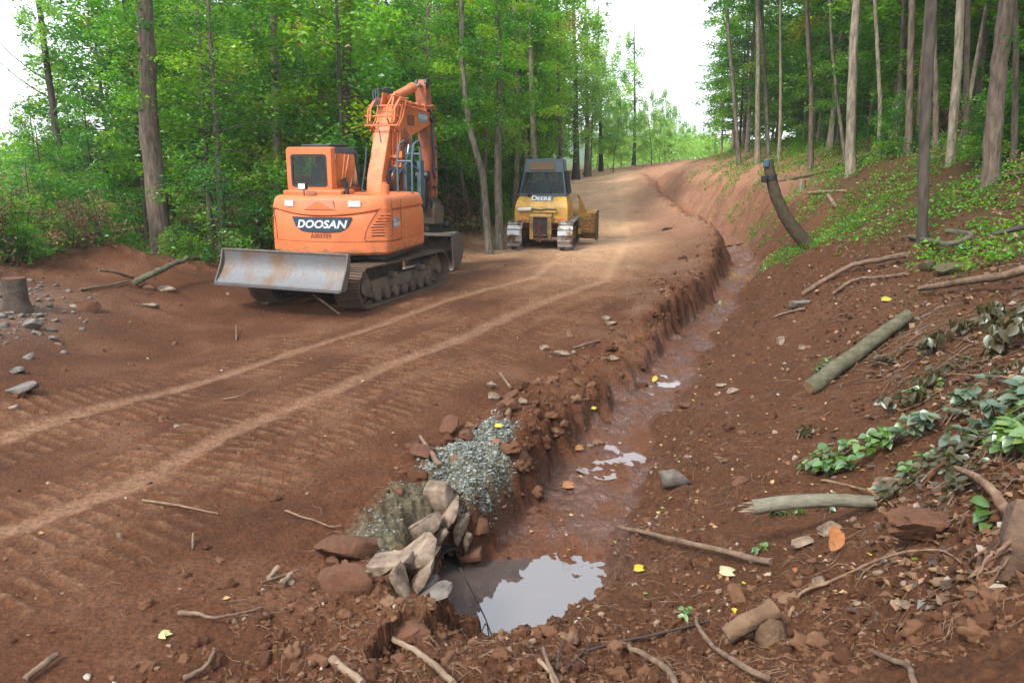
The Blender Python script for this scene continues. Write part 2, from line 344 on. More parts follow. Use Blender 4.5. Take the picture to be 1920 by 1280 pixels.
    col = np.clip(col*(.41+.24*q['far'][..., None])*(1+.45*n3[..., None]*(1-q['far'][..., None]*.5)), .008, .9)  # soil lightened with distance; the open far light is in the colour
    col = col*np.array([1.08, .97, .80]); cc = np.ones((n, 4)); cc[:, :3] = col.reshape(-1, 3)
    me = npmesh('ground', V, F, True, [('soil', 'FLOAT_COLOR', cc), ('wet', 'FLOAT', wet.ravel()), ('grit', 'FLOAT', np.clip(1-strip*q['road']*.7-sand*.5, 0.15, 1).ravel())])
    m = bpy.data.materials.new('soil'); m.use_nodes = True; t = m.node_tree; b = t.nodes['Principled BSDF']; N = t.nodes.new; K = t.links.new
    a1 = N('ShaderNodeAttribute'); a1.attribute_name = 'soil'; a2 = N('ShaderNodeAttribute'); a2.attribute_name = 'wet'; a3 = N('ShaderNodeAttribute'); a3.attribute_name = 'grit'
    tc = N('ShaderNodeTexCoord')
    nn = N('ShaderNodeTexNoise'); nn.inputs['Scale'].default_value = 34; nn.inputs['Detail'].default_value = 9; nn.inputs['Roughness'].default_value = .72; K(tc.outputs['Object'], nn.inputs['Vector'])
    rp = N('ShaderNodeMapRange'); rp.inputs[1].default_value = .3; rp.inputs[2].default_value = .7; rp.inputs[3].default_value = .42; rp.inputs[4].default_value = 1.62; K(nn.outputs[0], rp.inputs[0])
    ml = N('ShaderNodeVectorMath'); ml.operation = 'SCALE'; K(a1.outputs['Color'], ml.inputs[0]); K(rp.outputs[0], ml.inputs['Scale'])
    dk = N('ShaderNodeMix'); dk.data_type = 'RGBA'; dk.blend_type = 'MULTIPLY'; dk.inputs[7].default_value = (.72, .66, .68, 1); K(a2.outputs['Fac'], dk.inputs[0]); K(ml.outputs[0], dk.inputs[6]); K(dk.outputs[2], b.inputs['Base Color'])
    rr = N('ShaderNodeMapRange'); rr.inputs[3].default_value = .93; rr.inputs[4].default_value = .09; K(a2.outputs['Fac'], rr.inputs[0]); K(rr.outputs[0], b.inputs['Roughness'])
    sp = N('ShaderNodeMapRange'); sp.inputs[3].default_value = .18; sp.inputs[4].default_value = .8; K(a2.outputs['Fac'], sp.inputs[0]); K(sp.outputs[0], b.inputs['Specular IOR Level'])
    vo = N('ShaderNodeTexVoronoi'); vo.inputs['Scale'].default_value = 26; K(tc.outputs['Object'], vo.inputs['Vector'])
    n4 = N('ShaderNodeTexNoise'); n4.inputs['Scale'].default_value = 60; n4.inputs['Detail'].default_value = 6; n4.inputs['Roughness'].default_value = .7; K(tc.outputs['Object'], n4.inputs['Vector'])
    sm = N('ShaderNodeMath'); sm.operation = 'SUBTRACT'; K(n4.outputs[0], sm.inputs[0]); 
    v3 = N('ShaderNodeMath'); v3.operation = 'MULTIPLY'; v3.inputs[1].default_value = .5; K(vo.outputs['Distance'], v3.inputs[0]); K(v3.outputs[0], sm.inputs[1])
    bp = N('ShaderNodeBump'); bp.inputs['Distance'].default_value = .035; K(sm.outputs[0], bp.inputs['Height'])
    bs = N('ShaderNodeMath'); bs.operation = 'MULTIPLY'; bs.inputs[1].default_value = .85; K(a3.outputs['Fac'], bs.inputs[0])
    b2 = N('ShaderNodeMapRange'); b2.inputs[3].default_value = 1; b2.inputs[4].default_value = .75; K(a2.outputs['Fac'], b2.inputs[0])
    b3 = N('ShaderNodeMath'); b3.operation = 'MULTIPLY'; K(bs.outputs[0], b3.inputs[0]); K(b2.outputs[0], b3.inputs[1]); K(b3.outputs[0], bp.inputs['Strength']); K(bp.outputs[0], b.inputs['Normal'])
    return tag(link('ground', me, None, m), 'red-brown dirt road, ditch and banks through the wood', None, None, 'structure')
GROUND = make_terrain()
# puddles
def water(name, label, cx, cy, z, rx, ry, rot, col, gl):
    n = 64; V = [(0, 0, 0)]; ca, sa = math.cos(rot), math.sin(rot)
    for i in range(n):
        a = 2*math.pi*i/n; k = 1+.08*math.sin(3*a+cx)+.05*math.sin(7*a); u, v = rx*k*math.cos(a), ry*k*math.sin(a); V.append((u*ca-v*sa, u*sa+v*ca, 0))
    me = npmesh(name, np.array(V), np.array([(0, 1+i, 1+(i+1) % n) for i in range(n)]))
    m = bpy.data.materials.new('puddle_water'); m.use_nodes = True; t = m.node_tree; b = t.nodes['Principled BSDF']
    b.inputs['Base Color'].default_value = (*col, 1); b.inputs['Roughness'].default_value = .03; b.inputs['IOR'].default_value = 1.75; b.inputs['Specular IOR Level'].default_value = gl
    nn = t.nodes.new('ShaderNodeTexNoise'); nn.inputs['Scale'].default_value = 7; bp = t.nodes.new('ShaderNodeBump'); bp.inputs['Strength'].default_value = .04; bp.inputs['Distance'].default_value = .02
    t.links.new(nn.outputs[0], bp.inputs['Height']); t.links.new(bp.outputs[0], b.inputs['Normal'])
    o = link(name, me, None, m); o.location = (cx, cy, z); return tag(o, label, None, None, 'structure')
water('water', 'sky-reflecting puddle at the culvert mouth', .12, 6.2, -.862, 1.3, .95, .5, (.07, .055, .05), 1.0)
for yy, rx, ry, lab, col in PUDS:
    k = [i for i in range(len(DP)-1) if DP[i, 1] <= yy <= DP[i+1, 1]][0]; t = (yy-DP[k, 1])/(DP[k+1, 1]-DP[k, 1]); c = DP[k]*(1-t)+DP[k+1]*t
    water('water', lab, c[0], yy, c[2]-(.029 if yy < 15 else .028), rx*1.5, ry*1.5, -.3, col, .6)
# ---------------------------------------------------------------- machine materials
M = {}
M['orange'] = mat('orange_paint', (.56, .155, .05), .5, spec=.4, col2=(.46, .115, .036), vscale=2.2, lo=.3, hi=.62, bump=.06, bscale=5)
M['orange_dull'] = mat('dull_shaded_orange_paint', (.36, .095, .038), .6, col2=(.17, .06, .03), vscale=3.5, lo=.36, hi=.6, bump=.1, bscale=20)  # dull oxidised orange, with the stick's shade darkened into the colour
def grime(m, zlo, zhi, brown=(.20, .11, .06)):
    """dried mud crusted on the low band and scuffs over the paint"""
    t = m.node_tree; b = t.nodes['Principled BSDF']; N = t.nodes.new; K = t.links.new; src = b.inputs['Base Color'].links[0].from_socket
    tc = N('ShaderNodeTexCoord'); sx = N('ShaderNodeSeparateXYZ'); K(tc.outputs['Object'], sx.inputs[0]); mr = N('ShaderNodeMapRange'); mr.inputs[1].default_value = zhi; mr.inputs[2].default_value = zlo; K(sx.outputs['Z'], mr.inputs[0])
    n = N('ShaderNodeTexNoise'); n.inputs['Scale'].default_value = 4; n.inputs['Detail'].default_value = 8; n.inputs['Roughness'].default_value = .7; mp = N('ShaderNodeMapping'); mp.inputs['Scale'].default_value = (1, 1, 4); K(tc.outputs['Object'], mp.inputs[0]); K(mp.outputs[0], n.inputs['Vector'])
    n2 = N('ShaderNodeTexNoise'); n2.inputs['Scale'].default_value = 9; n2.inputs['Detail'].default_value = 9; n2.inputs['Roughness'].default_value = .75; K(tc.outputs['Object'], n2.inputs['Vector'])
    ad = N('ShaderNodeMath'); ad.operation = 'MULTIPLY_ADD'; ad.inputs[1].default_value = .22; K(mr.outputs[0], ad.inputs[0]); K(n.outputs[0], ad.inputs[2])
    r = N('ShaderNodeValToRGB'); r.color_ramp.elements[0].position = .64; r.color_ramp.elements[1].position = .72; K(ad.outputs[0], r.inputs[0])
    r2 = N('ShaderNodeValToRGB'); r2.color_ramp.elements[0].position = .49; r2.color_ramp.elements[1].position = .64; K(n2.outputs[0], r2.inputs[0])
    sc2 = N('ShaderNodeMath'); sc2.operation = 'MULTIPLY'; sc2.inputs[1].default_value = .42; K(r2.outputs[0], sc2.inputs[0]); mxx = N('ShaderNodeMath'); mxx.operation = 'MAXIMUM'; K(r.outputs[0], mxx.inputs[0]); K(sc2.outputs[0], mxx.inputs[1])
    m8 = N('ShaderNodeMath'); m8.operation = 'MULTIPLY'; m8.inputs[1].default_value = .85; K(mxx.outputs[0], m8.inputs[0])
    mc = N('ShaderNodeMix'); mc.data_type = 'RGBA'; mc.inputs[7].default_value = (*brown, 1); K(m8.outputs[0], mc.inputs[0]); K(src, mc.inputs[6]); K(mc.outputs[2], b.inputs['Base Color'])
    rr = N('ShaderNodeMapRange'); rr.inputs[3].default_value = b.inputs['Roughness'].default_value; rr.inputs[4].default_value = .95; K(mxx.outputs[0], rr.inputs[0]); K(rr.outputs[0], b.inputs['Roughness'])
grime(M['orange'], .95, 1.22); grime(M['orange_dull'], 0, .1)
M['black'] = mat('black_rubber', (.012, .012, .014), .55, var=.3, vscale=9)
M['hose'] = mat('hose_rubber', (.03, .042, .06), .35)
M['darkmetal'] = mat('dark_greasy_steel', (.045, .045, .05), .5, metal=.4, var=.5, vscale=12, bump=.2)
M['bluegrey'] = mat('blue_grey_handrail_paint', (.045, .095, .12), .55, var=.3, vscale=8)
M['chrome'] = mat('polished_rod', (.75, .75, .78), .12, metal=1)
M['steel'] = mat('scraped_steel', (.16, .15, .14), .5, metal=.5, col2=(.10, .07, .05), vscale=2.6, lo=.40, hi=.58, bump=.2, bscale=25, stretch=(1, 1, 2.2))
M['blade'] = mat('rusty_blade_steel', (.115, .12, .128), .5, metal=.35, col2=(.12, .075, .045), vscale=1.9, lo=.36, hi=.55, bump=.3, bscale=14, stretch=(1.2, 1.2, .9), detail=9)
M['bladeedge'] = mat('blade_top_rust', (.085, .055, .04), .7, metal=.2, col2=(.12, .11, .10), vscale=7, bump=.3)
M['track'] = mat('muddy_track_steel', (.13, .078, .048), .75, metal=.1, col2=(.055, .037, .028), vscale=5, bump=.5, bscale=30)
M['trackrim'] = mat('dusty_track_frame', (.14, .10, .07), .8, col2=(.055, .04, .03), vscale=4, bump=.4)
M['shiny'] = mat('worn_shoe_steel', (.42, .42, .42), .32, metal=.6, col2=(.16, .10, .06), vscale=3.5, lo=.42, hi=.52, bump=.2)
M['navy'] = mat('navy_sign', (.016, .04, .062), .45)
M['white'] = mat('white_lettering', (.55, .55, .56), .5, var=.1)
M['brownletter'] = mat('brown_lettering', (.16, .035, .012), .6)
M['grey'] = mat('grey_decal', (.25, .22, .22), .55)
M['reflector'] = mat('red_reflector', (.75, .13, .04), .35)
M['dustglass_frame'] = mat('dark_window_seal', (.01, .01, .012), .5)
M['seat'] = mat('grey_seat_fabric', (.07, .085, .09), .9, var=.3)
M['yellow'] = mat('yellow_paint', (.52, .30, .05), .45, col2=(.36, .19, .04), vscale=3, lo=.34, hi=.55, bump=.08)
grime(M['yellow'], .8, 1.1)
M['yellow_dirty'] = mat('muddy_yellow_paint', (.34, .19, .045), .6, col2=(.11, .065, .035), vscale=3.2, lo=.4, hi=.58, bump=.3)
M['cabblue'] = mat('dark_blue_cab_paint', (.022, .052, .07), .4, var=.3)
M['mesh'] = mat('cab_guard_mesh', (.02, .03, .035), .5)
M['brownmesh'] = mat('brown_vent_mesh', (.17, .105, .05), .7, var=.5, vscale=30)
M['chain'] = mat('rusty_chain', (.25, .07, .045), .7, metal=.3, var=.5, vscale=20)
M['lamp'] = mat('lamp_glass', (.6, .6, .6), .15)
def glassmat(name, tint, mixf=.35):
    m = bpy.data.materials.new(name); m.use_nodes = True; t = m.node_tree; t.nodes.remove(t.nodes['Principled BSDF']); o = t.nodes['Material Output']
    tr = t.nodes.new('ShaderNodeBsdfTransparent'); tr.inputs[0].default_value = (*tint, 1); g = t.nodes.new('ShaderNodeBsdfGlossy'); g.inputs['Roughness'].default_value = .04
    lw = t.nodes.new('ShaderNodeFresnel'); lw.inputs[0].default_value = 1.45; ad = t.nodes.new('ShaderNodeMath'); ad.inputs[1].default_value = mixf*.2; t.links.new(lw.outputs[0], ad.inputs[0])
    mx = t.nodes.new('ShaderNodeMixShader'); t.links.new(ad.outputs[0], mx.inputs[0]); t.links.new(tr.outputs[0], mx.inputs[1]); t.links.new(g.outputs[0], mx.inputs[2]); t.links.new(mx.outputs[0], o.inputs[0])
    return m
M['glass'] = glassmat('green_tinted_glass', (.42, .62, .55), 0); M['glassbrown'] = glassmat('brown_tinted_glass', (.42, .36, .28), .15)
def text_obj(name, s, size, mtl, parent, fn, bold=.02, shear=0, label=None, sx=1.0, thick=.004, space=1.0):
    """text as a mesh; fn maps flat (u, v, w) to the local point"""
    cu = bpy.data.curves.new(name, 'FONT'); cu.body = s; cu.size = size; cu.offset = bold*size; cu.shear = shear; cu.align_x = 'CENTER'; cu.align_y = 'CENTER'; cu.resolution_u = 4; cu.extrude = thick; cu.space_character = space
    to = bpy.data.objects.new('tmp', cu); C.objects.link(to); dg = bpy.context.evaluated_depsgraph_get(); me = bpy.data.meshes.new_from_object(to.evaluated_get(dg)); bpy.data.objects.remove(to)
    for v in me.vertices: v.co = fn(v.co.x*sx, v.co.y, v.co.z)
    o = link(name, me, parent, mtl)
    if label: o['label'] = label
    return o
def rrect(w, h, r, n=4, cx=0, cy=0):
    P = []
    for sx, sy, a0 in ((1, 1, 0), (-1, 1, 90), (-1, -1, 180), (1, -1, 270)):
        for k in range(n+1):
            a = R(a0+90*k/n); P.append((cx+sx*(w/2-r)+r*math.cos(a), cy+sy*(h/2-r)+r*math.sin(a)))
    return P
def frame_ring(mb, outer, inner, fo, d, Mx=None):
    """solid ring between two loops of equal count; fo maps (u,v,w)"""
    n = len(outer); vs = [fo(*outer[i % n], 0) for i in range(n)]+[fo(*inner[i], 0) for i in range(n)]+[fo(*outer[i], d) for i in range(n)]+[fo(*inner[i], d) for i in range(n)]
    fs = []
    for i in range(n):
        j = (i+1) % n
        fs += [(i, j, n+j, n+i), (2*n+i, 3*n+i, 3*n+j, 2*n+j), (i, 2*n+i, 2*n+j, j), (n+i, n+j, 3*n+j, 3*n+i)]
    mb.add(vs, fs, Mx)
def stadium(L, r, n=22, zc=None, sag=0, r2=None):
    """closed side outline (y,z) of a track: wheels of radius r at y=+-L/2"""
    r2 = r2 or r; P = []
    for k in range(n+1):
        a = math.pi/2-math.pi*k/n; P.append((L/2+r*math.cos(a), r+r*math.sin(a)))
    for k in range(n+1):
        a = -math.pi/2-math.pi*k/n; P.append((-L/2+r2*math.cos(a), r2+r2*math.sin(a)))
    return P
def resample(P, step):
    P = [Vector((0, *p)) for p in P]; P.append(P[0]); L = [0]
    for a, b in zip(P, P[1:]): L.append(L[-1]+(b-a).length)
    n = round(L[-1]/step); out = []; k = 0
    for i in range(n):
        s = L[-1]*i/n
        while L[k+1] < s: k += 1
        t = (s-L[k])/max(L[k+1]-L[k], 1e-9); p = P[k].lerp(P[k+1], t); d = (P[k+1]-P[k]).normalized(); out.append((p, d))
    return out
def track_mesh(mb, xc, w, L, r, pitch, ribs=((.0, .022), (.35, .022), (.7, .022)), th=.02):
    for p, d in resample(stadium(L, r), pitch):
        nrm = Vector((0, -d.z, d.y))     # outward for clockwise travel
        cen = Vector((0, 0, r));
        if nrm.dot(p-cen) < 0 and abs(p.y) > L/2: nrm = -nrm
        if abs(p.y) <= L/2+.001: nrm = Vector((0, 0, 1 if p.z > r else -1))
        T = Matrix(((1, 0, 0, xc), (0, d.y, nrm.y, p.y), (0, d.z, nrm.z, p.z), (0, 0, 0, 1)))
        mb.box(-w/2, w/2, -pitch*.47, pitch*.5, -th, 0, T)
        for o, h in ribs: mb.box(-w/2, w/2, -pitch*.44+o*pitch, -pitch*.44+o*pitch+.016, 0, h, T)
        mb.box(-.07, .07, -pitch*.4, pitch*.45, -th-.06, -th, T)
# ================================================================ orange excavator
AT, AU = R(-22), R(-13)
EX = Vector((-3.3, 16.75, 0)); EX.z = hz(EX.x, EX.y)-.0
exc = empty('excavator', EX, AT, 'large orange tracked excavator with a grey dozer blade, parked beside the trees', 'excavator')
U = Matrix.Rotation(AU-AT, 4, 'Z')      # slewed upper structure
# --- undercarriage
for sx in (-1, 1):
    xc = sx*1.0
    m = MB(); track_mesh(m, xc, .56, 2.95, .385, .172); tr = m.build('track', M['track'], exc, smooth=False, label='muddy brown steel crawler track')
    f = MB(); f.prism([(-1.45, .2), (-1.25, .47), (1.25, .47), (1.45, .2), (1.3, .16), (-1.3, .16)], xc-.13, xc+.13); f.box(xc-.16, xc+.16, -1.2, 1.2, .24, .42)
    f.box(xc+sx*.10, xc+sx*.27, -.55, -.42, .46, .56); f.box(xc+sx*.10, xc+sx*.27, .6, .75, .46, .56); f.build('track_frame', M['trackrim'], tr, bevel=.015)
    s = MB(); s.cyl((xc-.1, -1.475, .385), (xc+.1, -1.475, .385), .30, n=24); s.cyl((xc-.2, -1.475, .385), (xc+.2, -1.475, .385), .17, n=18); s.build('sprocket', M['trackrim'], tr, bevel=.01)
    s = MB(); s.cyl((xc-.12, 1.475, .385), (xc+.12, 1.475, .385), .29, n=24); s.cyl((xc-.22, 1.475, .385), (xc+.22, 1.475, .385), .1, n=16); s.build('idler', M['trackrim'], tr, bevel=.01)
    for k in range(7):
        s = MB(); y = -1.05+k*.35; s.cyl((xc-.2, y, .16), (xc+.2, y, .16), .105, n=14); s.build('roller', M['trackrim'], tr, bevel=.01)
u = MB(); u.box(-.72, .72, -.75, .75, .42, .7); u.cyl((0, 0, .7), (0, 0, .86), .55, n=28); u.prism([(-1.6, .35), (-.7, .45), (-.7, .68), (-1.6, .5)], -.5, .5); u.build('undercarriage', M['trackrim'], exc, bevel=.02)
# --- dozer blade at the rear: concave plate
BLX = 1.38
outer = [(-2.60+.27*(k/8)+.10*math.sin(math.pi*(k/8)), .50+.58*k/8) for k in range(9)]
inner = [(y+.035, z) for y, z in outer][::-1]
rings = []
for i in range(9):
    x = -BLX+2*BLX*i/8; rings.append([(x, y, z) for y, z in outer+inner])
b = MB(); b.loft(rings); bl = b.build('dozer_blade', M['blade'], exc, bevel=.006, label='wide scraped steel dozer blade with rust stains')
b = MB(); b.box(-BLX, BLX, -2.64, -2.55, .45, .515); b.build('cutting_edge', M['blade'], bl, bevel=.008)
b = MB(); b.box(-BLX-.005, BLX+.005, -2.345, -2.28, 1.075, 1.11); b.build('top_rail', M['bladeedge'], bl, bevel=.008)
for sx in (-1, 1):
    b = MB(); b.prism([(-2.63, .47), (-2.45, .47), (-2.30, .8), (-2.27, 1.105), (-2.35, 1.105), (-2.42, .85)], sx*(BLX+.006)-.014, sx*(BLX+.006)+.014); b.build('end_plate', M['bladeedge'], bl, bevel=.004)
    b = MB(); b.prism([(-2.36, .38), (-2.36, .56), (-.8, .60), (-.8, .42)], sx*.5-.07, sx*.5+.07); b.build('blade_arm', M['trackrim'], exc, bevel=.01)
# --- body (counterweight and engine house)
def outline(inset=0, yf=.88):
    hw = 1.235; P = [(-hw, yf), (-hw, .2), (-hw, -.55)]
    cxr, cyr, rr = 0, .62, 2.12
    a1 = math.asin(1.235/rr)
    for k in range(15):
        a = -a1+2*a1*k/14; P.append((rr*math.sin(a), cyr-rr*math.cos(a)))
    P += [(hw, -.55), (hw, .2), (hw, yf)]
    P[2] = (-hw, -.72); P[-3] = (hw, -.72)
    for _ in range(3):                     # Chaikin rounding, front edge stays
        Q = [P[0]]
        for a, c in zip(P, P[1:]):
            Q.append((a[0]*.75+c[0]*.25, a[1]*.75+c[1]*.25)); Q.append((a[0]*.25+c[0]*.75, a[1]*.25+c[1]*.75))
        Q.append(P[-1]); P = Q
    if inset:
        out = []
        for i, p in enumerate(P):
            a = P[max(i-1, 0)]; c = P[min(i+1, len(P)-1)]; t = Vector((c[0]-a[0], c[1]-a[1])).normalized(); n = Vector((-t.y, t.x)); out.append((p[0]+n.x*inset, p[1]+n.y*inset))
        P = out
    return P
def smile(x): return 1.80-.105*max(0, 1-(x/1.05)**2)
lv = [(.10, lambda x: .93), (.03, lambda x: .955), (.0, lambda x: 1.0), (.0, lambda x: 1.185), (.012, lambda x: 1.19), (.012, lambda x: 1.205), (0, lambda x: 1.21), (-.004, lambda x: 1.45), (.012, lambda x: smile(x)-.1), (.045, lambda x: smile(x)-.012),
      (.012, lambda x: smile(x)+.012), (.012, lambda x: smile(x)+.05), (.05, lambda x: 1.98), (.085, lambda x: 2.03), (.14, lambda x: 2.06), (.5, lambda x: 2.075)]
rings = []
for ins, zf in lv: rings.append([(x, y, zf(x) if y < -.3 or True else 0) for x, y in outline(ins)])
b = MB(U); b.loft(rings, cap=True, close=True); body = b.build('body', M['orange'], exc, ang=28, label='rounded orange counterweight and engine house')
b = MB(U); b.box(-1.12, 1.12, -1.1, 1.15, .84, .94); b.build('floor_frame', M['darkmetal'], exc, bevel=.01)
def tail_y(x): return .62-math.sqrt(2.12**2-x*x)
def tailfn(z0, x0=0, off=.012):
    def f(a, c, wv):
        x = x0+a; d = off+wv; nx_ = x/2.12; ny = -math.sqrt(1-nx_*nx_)
        return U @ Vector((x+nx_*d, tail_y(x)+ny*d, z0+c))
    return f
def plate(name, poly, x0, z0, mt, off=.005, parent=None, label=None, th=.006):
    """thin plate following the curved tail"""
    import bmesh
    m = MB(); N = len(poly); f = tailfn(z0, x0, off); xs = [p[0] for p in poly]; x_a, x_b = min(xs), max(xs); cols = 16; vs = []; fs = []
    def yr(x):
        ys = []
        for i in range(N):
            (x1, y1), (x2, y2) = poly[i], poly[(i+1) % N]
            if min(x1, x2)-1e-9 <= x <= max(x1, x2)+1e-9 and abs(x2-x1) > 1e-9: ys.append(y1+(y2-y1)*(x-x1)/(x2-x1))
            elif abs(x2-x1) <= 1e-9 and abs(x-x1) < 1e-6: ys += [y1, y2]
        return min(ys), max(ys)
    rings = []
    for i in range(cols+1):
        x = x_a+(x_b-x_a)*i/cols; x = min(max(x, x_a+1e-4), x_b-1e-4); lo, hi = yr(x); rings.append([tuple(f(x, lo, 0)), tuple(f(x, hi, 0)), tuple(f(x, hi, th)), tuple(f(x, lo, th))])
    m.loft(rings); return m.build(name, mt, parent or body, label=label)
ps = [(-.60, .135), (.60, .135), (.52, -.04), (.40, -.115), (.2, -.135), (-.2, -.135), (-.40, -.115), (-.52, -.04)]
pl = plate('name_plate', [(x*1.035, y*1.09) for x, y in ps], .0, 1.525, M['black'], .0)
plate('name_panel', ps, .0, 1.525, M['navy'], .006, pl)
text_obj('lettering', 'DOOSAN', .205, M['white'], pl, tailfn(1.532, .0, .016), bold=.03, shear=.25, label='white DOOSAN lettering', sx=1.12, space=1.02)
text_obj('serial_number', 'A009709', .125, M['brownletter'], body, tailfn(1.315, -.0, .004), bold=.008, sx=.84, space=1.12)
plate('reflective_triangle', [(-.32, -.09), (.32, -.09), (.30, .09), (-.30, .09)], -.02, 1.90, mat('faded_decal', (.42, .19, .12), .5), -.040, th=.03)
plate('red_triangle', [(-.29, -.08), (.29, -.08), (.02, .055), (-.06, .055)], -.02, 1.90, M['reflector'], -.008, th=.004)
for x0 in (-.70, .66): plate('white_sticker', [(-.11, -.055), (.11, -.055), (.11, .055), (-.11, .055)], x0, 1.92, M['white'], -.03, th=.02)
# dirt crust along the lower band
# grille door on the right rear corner
G = outline(0.0); Ln = [0]
for a, c in zip(G, G[1:]): Ln.append(Ln[-1]+math.hypot(c[0]-a[0], c[1]-a[1]))
def along(s, z, off):
    s = min(max(s, 0), Ln[-1]-1e-6); k = max(i for i in range(len(Ln)) if Ln[i] <= s); k = min(k, len(G)-2); t = (s-Ln[k])/(Ln[k+1]-Ln[k]); a, c = G[k], G[k+1]
    tx = Vector((c[0]-a[0], c[1]-a[1])).normalized(); return U @ Vector((a[0]+(c[0]-a[0])*t+tx.y*off, a[1]+(c[1]-a[1])*t-tx.x*off, z))
mid = Ln[-1]/2
def strip(mb, path, wv, off, th=.02):
    """raised bead following (s,z) path on the body skin"""
    rings = []
    for i, (s, z) in enumerate(path):
        a = path[max(i-1, 0)]; c = path[min(i+1, len(path)-1)]; d = Vector((c[0]-a[0], c[1]-a[1])).normalized(); n = Vector((-d.y, d.x))*wv/2
        rings.append([tuple(along(s+n.x, z+n.y, off)), tuple(along(s-n.x, z-n.y, off)), tuple(along(s-n.x, z-n.y, off+th)), tuple(along(s+n.x, z+n.y, off+th))])
    mb.loft(rings)
def skin(mb, s0, s1, zf0, zf1, off, th, n=10):
    rings = []
    for i in range(n+1):
        s = s0+(s1-s0)*i/n; rings.append([tuple(along(s, zf0(s), off)), tuple(along(s, zf1(s), off)), tuple(along(s, zf1(s), off+th)), tuple(along(s, zf0(s), off+th))])
    mb.loft(rings)
gs0, gs1 = mid+.84, mid+1.44
def ztop(s): return 1.28+min(1, max(0, (s-gs0)/.30))**.7*.55
g = MB(); skin(g, gs0, gs1, lambda s: 1.225, ztop, -.01, .02, 14); gd = g.build('grille_door', M['orange'], body, ang=25)
pth = [(gs1, 1.225), (gs0+.03, 1.225), (gs0, 1.26)]+[(gs0+.3*(k/8), ztop(gs0+.3*k/8)) for k in range(1, 9)]+[(gs1, ztop(gs1)), (gs1, 1.225)]
g = MB(); strip(g, pth, .016, .004, .008); g.build('door_gap', M['brownletter'], gd)
g = MB()
for k in range(8):
    z = 1.34+k*.053; s0 = gs0+.13+max(0, k-3)*.045; strip(g, [(s0, z), ((s0+gs1)/2, z), (gs1-.05, z)], .03, .008, .022)
g.build('louvres', M['orange'], gd, bevel=.006)
g = MB()
for k in range(8):
    z = 1.316+k*.053; s0 = gs0+.13+max(0, k-3)*.045; strip(g, [(s0, z), ((s0+gs1)/2, z), (gs1-.05, z)], .016, .006, .008)
g.build('louvre_slot', M['brownletter'], gd)
g = MB(); skin(g, gs1+.04, gs1+.42, lambda s: 1.45, lambda s: 1.60+.06*math.sin((s-gs1-.04)/.38*math.pi), .002, .004); dk = g.build('model_decal', M['grey'], body)
text_obj('model_lettering', 'DX', .085, M['white'], dk, lambda a, c, q: along(gs1+.14+a, 1.585+c, .009+q), bold=.01, thick=.002)
text_obj('model_lettering', '140LCR', .105, M['white'], dk, lambda a, c, q: along(gs1+.23+a, 1.50+c, .009+q), bold=.012, thick=.002)
for s in (gs1+.02, gs1+.5):
    g = MB(); strip(g, [(s, 1.22), (s, 1.6), (s, 1.97)], .012, -.004, .008); g.build('panel_seam', M['brownletter'], body)
g = MB(); strip(g, [(gs0+.1, 1.198), (gs1, 1.198), (gs1+.5, 1.198)], .012, -.01, .014); g.build('panel_seam', M['brownletter'], body)
# left side vent panel
ls1 = mid-1.19
g = MB(); pthL = [(ls1-.04, 1.84), (ls1+.03, 1.62), (ls1+.07, 1.4), (ls1+.07, 1.23), (ls1-.3, 1.23)]; strip(g, pthL, .014, .002, .008); g.build('door_gap', M['brownletter'], body)
g = MB()
for k in range(4): strip(g, [(ls1-.22, 1.42+k*.07), (ls1-.07, 1.42+k*.07), (ls1-.03, 1.42+k*.07)], .03, .0, .02)
g.build('side_louvres', M['brownletter'], body)
# mud crust streak on the lower band
# engine cover on top of the body
b = MB(U); b.box(-.98, .25, -1.05, -.42, 2.06, 2.15); b.box(-1.0, -.2, -.5, .9, 2.06, 2.12); b.build('engine_cover', M['orange'], exc, bevel=.02)
b = MB(U); b.cyl((.30, -.9, 2.06), (.30, -.9, 2.22), .045, n=14); b.cyl((.30, -.9, 2.20), (.24, -.95, 2.38), .045, .055, n=14); b.build('exhaust', M['darkmetal'], exc, bevel=.003)
b = MB(U); b.cyl((.95, -.55, 2.05), (.95, -.55, 2.26), .085, n=18); b.cyl((.95, -.55, 2.26), (.95, -.55, 2.30), .05, n=14); b.build('filler_neck', M['orange'], exc, bevel=.008)
b = MB(U); b.box(-.50, -.33, -1.36, -1.27, 2.17, 2.30); b.cyl((-.40, -1.3, 2.05), (-.40, -1.3, 2.2), .012); wl = b.build('work_lamp', M['black'], exc, bevel=.01)
b = MB(U); b.box(-.485, -.345, -1.367, -1.358, 2.185, 2.285); b.build('lamp_glass', M['lamp'], wl, bevel=.004)
b = MB(U); b.loft([[(-.25+.12*math.cos(a)*s, -1.3+.05*math.sin(a)*s, 2.07+h) for a in [math.pi*2*k/12 for k in range(12)]] for s, h in ((1, 0), (1, .04), (.8, .075), (.3, .09))]); b.build('lamp_bracket', M['orange_dull'], exc)
# --- cab
CX0, CX1, CY0, CY1, CZ0, CZ1 = -1.18, -.20, -.48, .92, 2.10, 2.98
cz = (CZ0+CZ1)/2; cw = CX1-CX0; chh = CZ1-CZ0
b = MB(U)
O = rrect(cw, chh, .07, 4, (CX0+CX1)/2, cz); I = rrect(.74, .60, .05, 4, (CX0+CX1)/2, cz-.02)
frame_ring(b, O, I, lambda a, c, d: (a, CY0+d, c), .05)
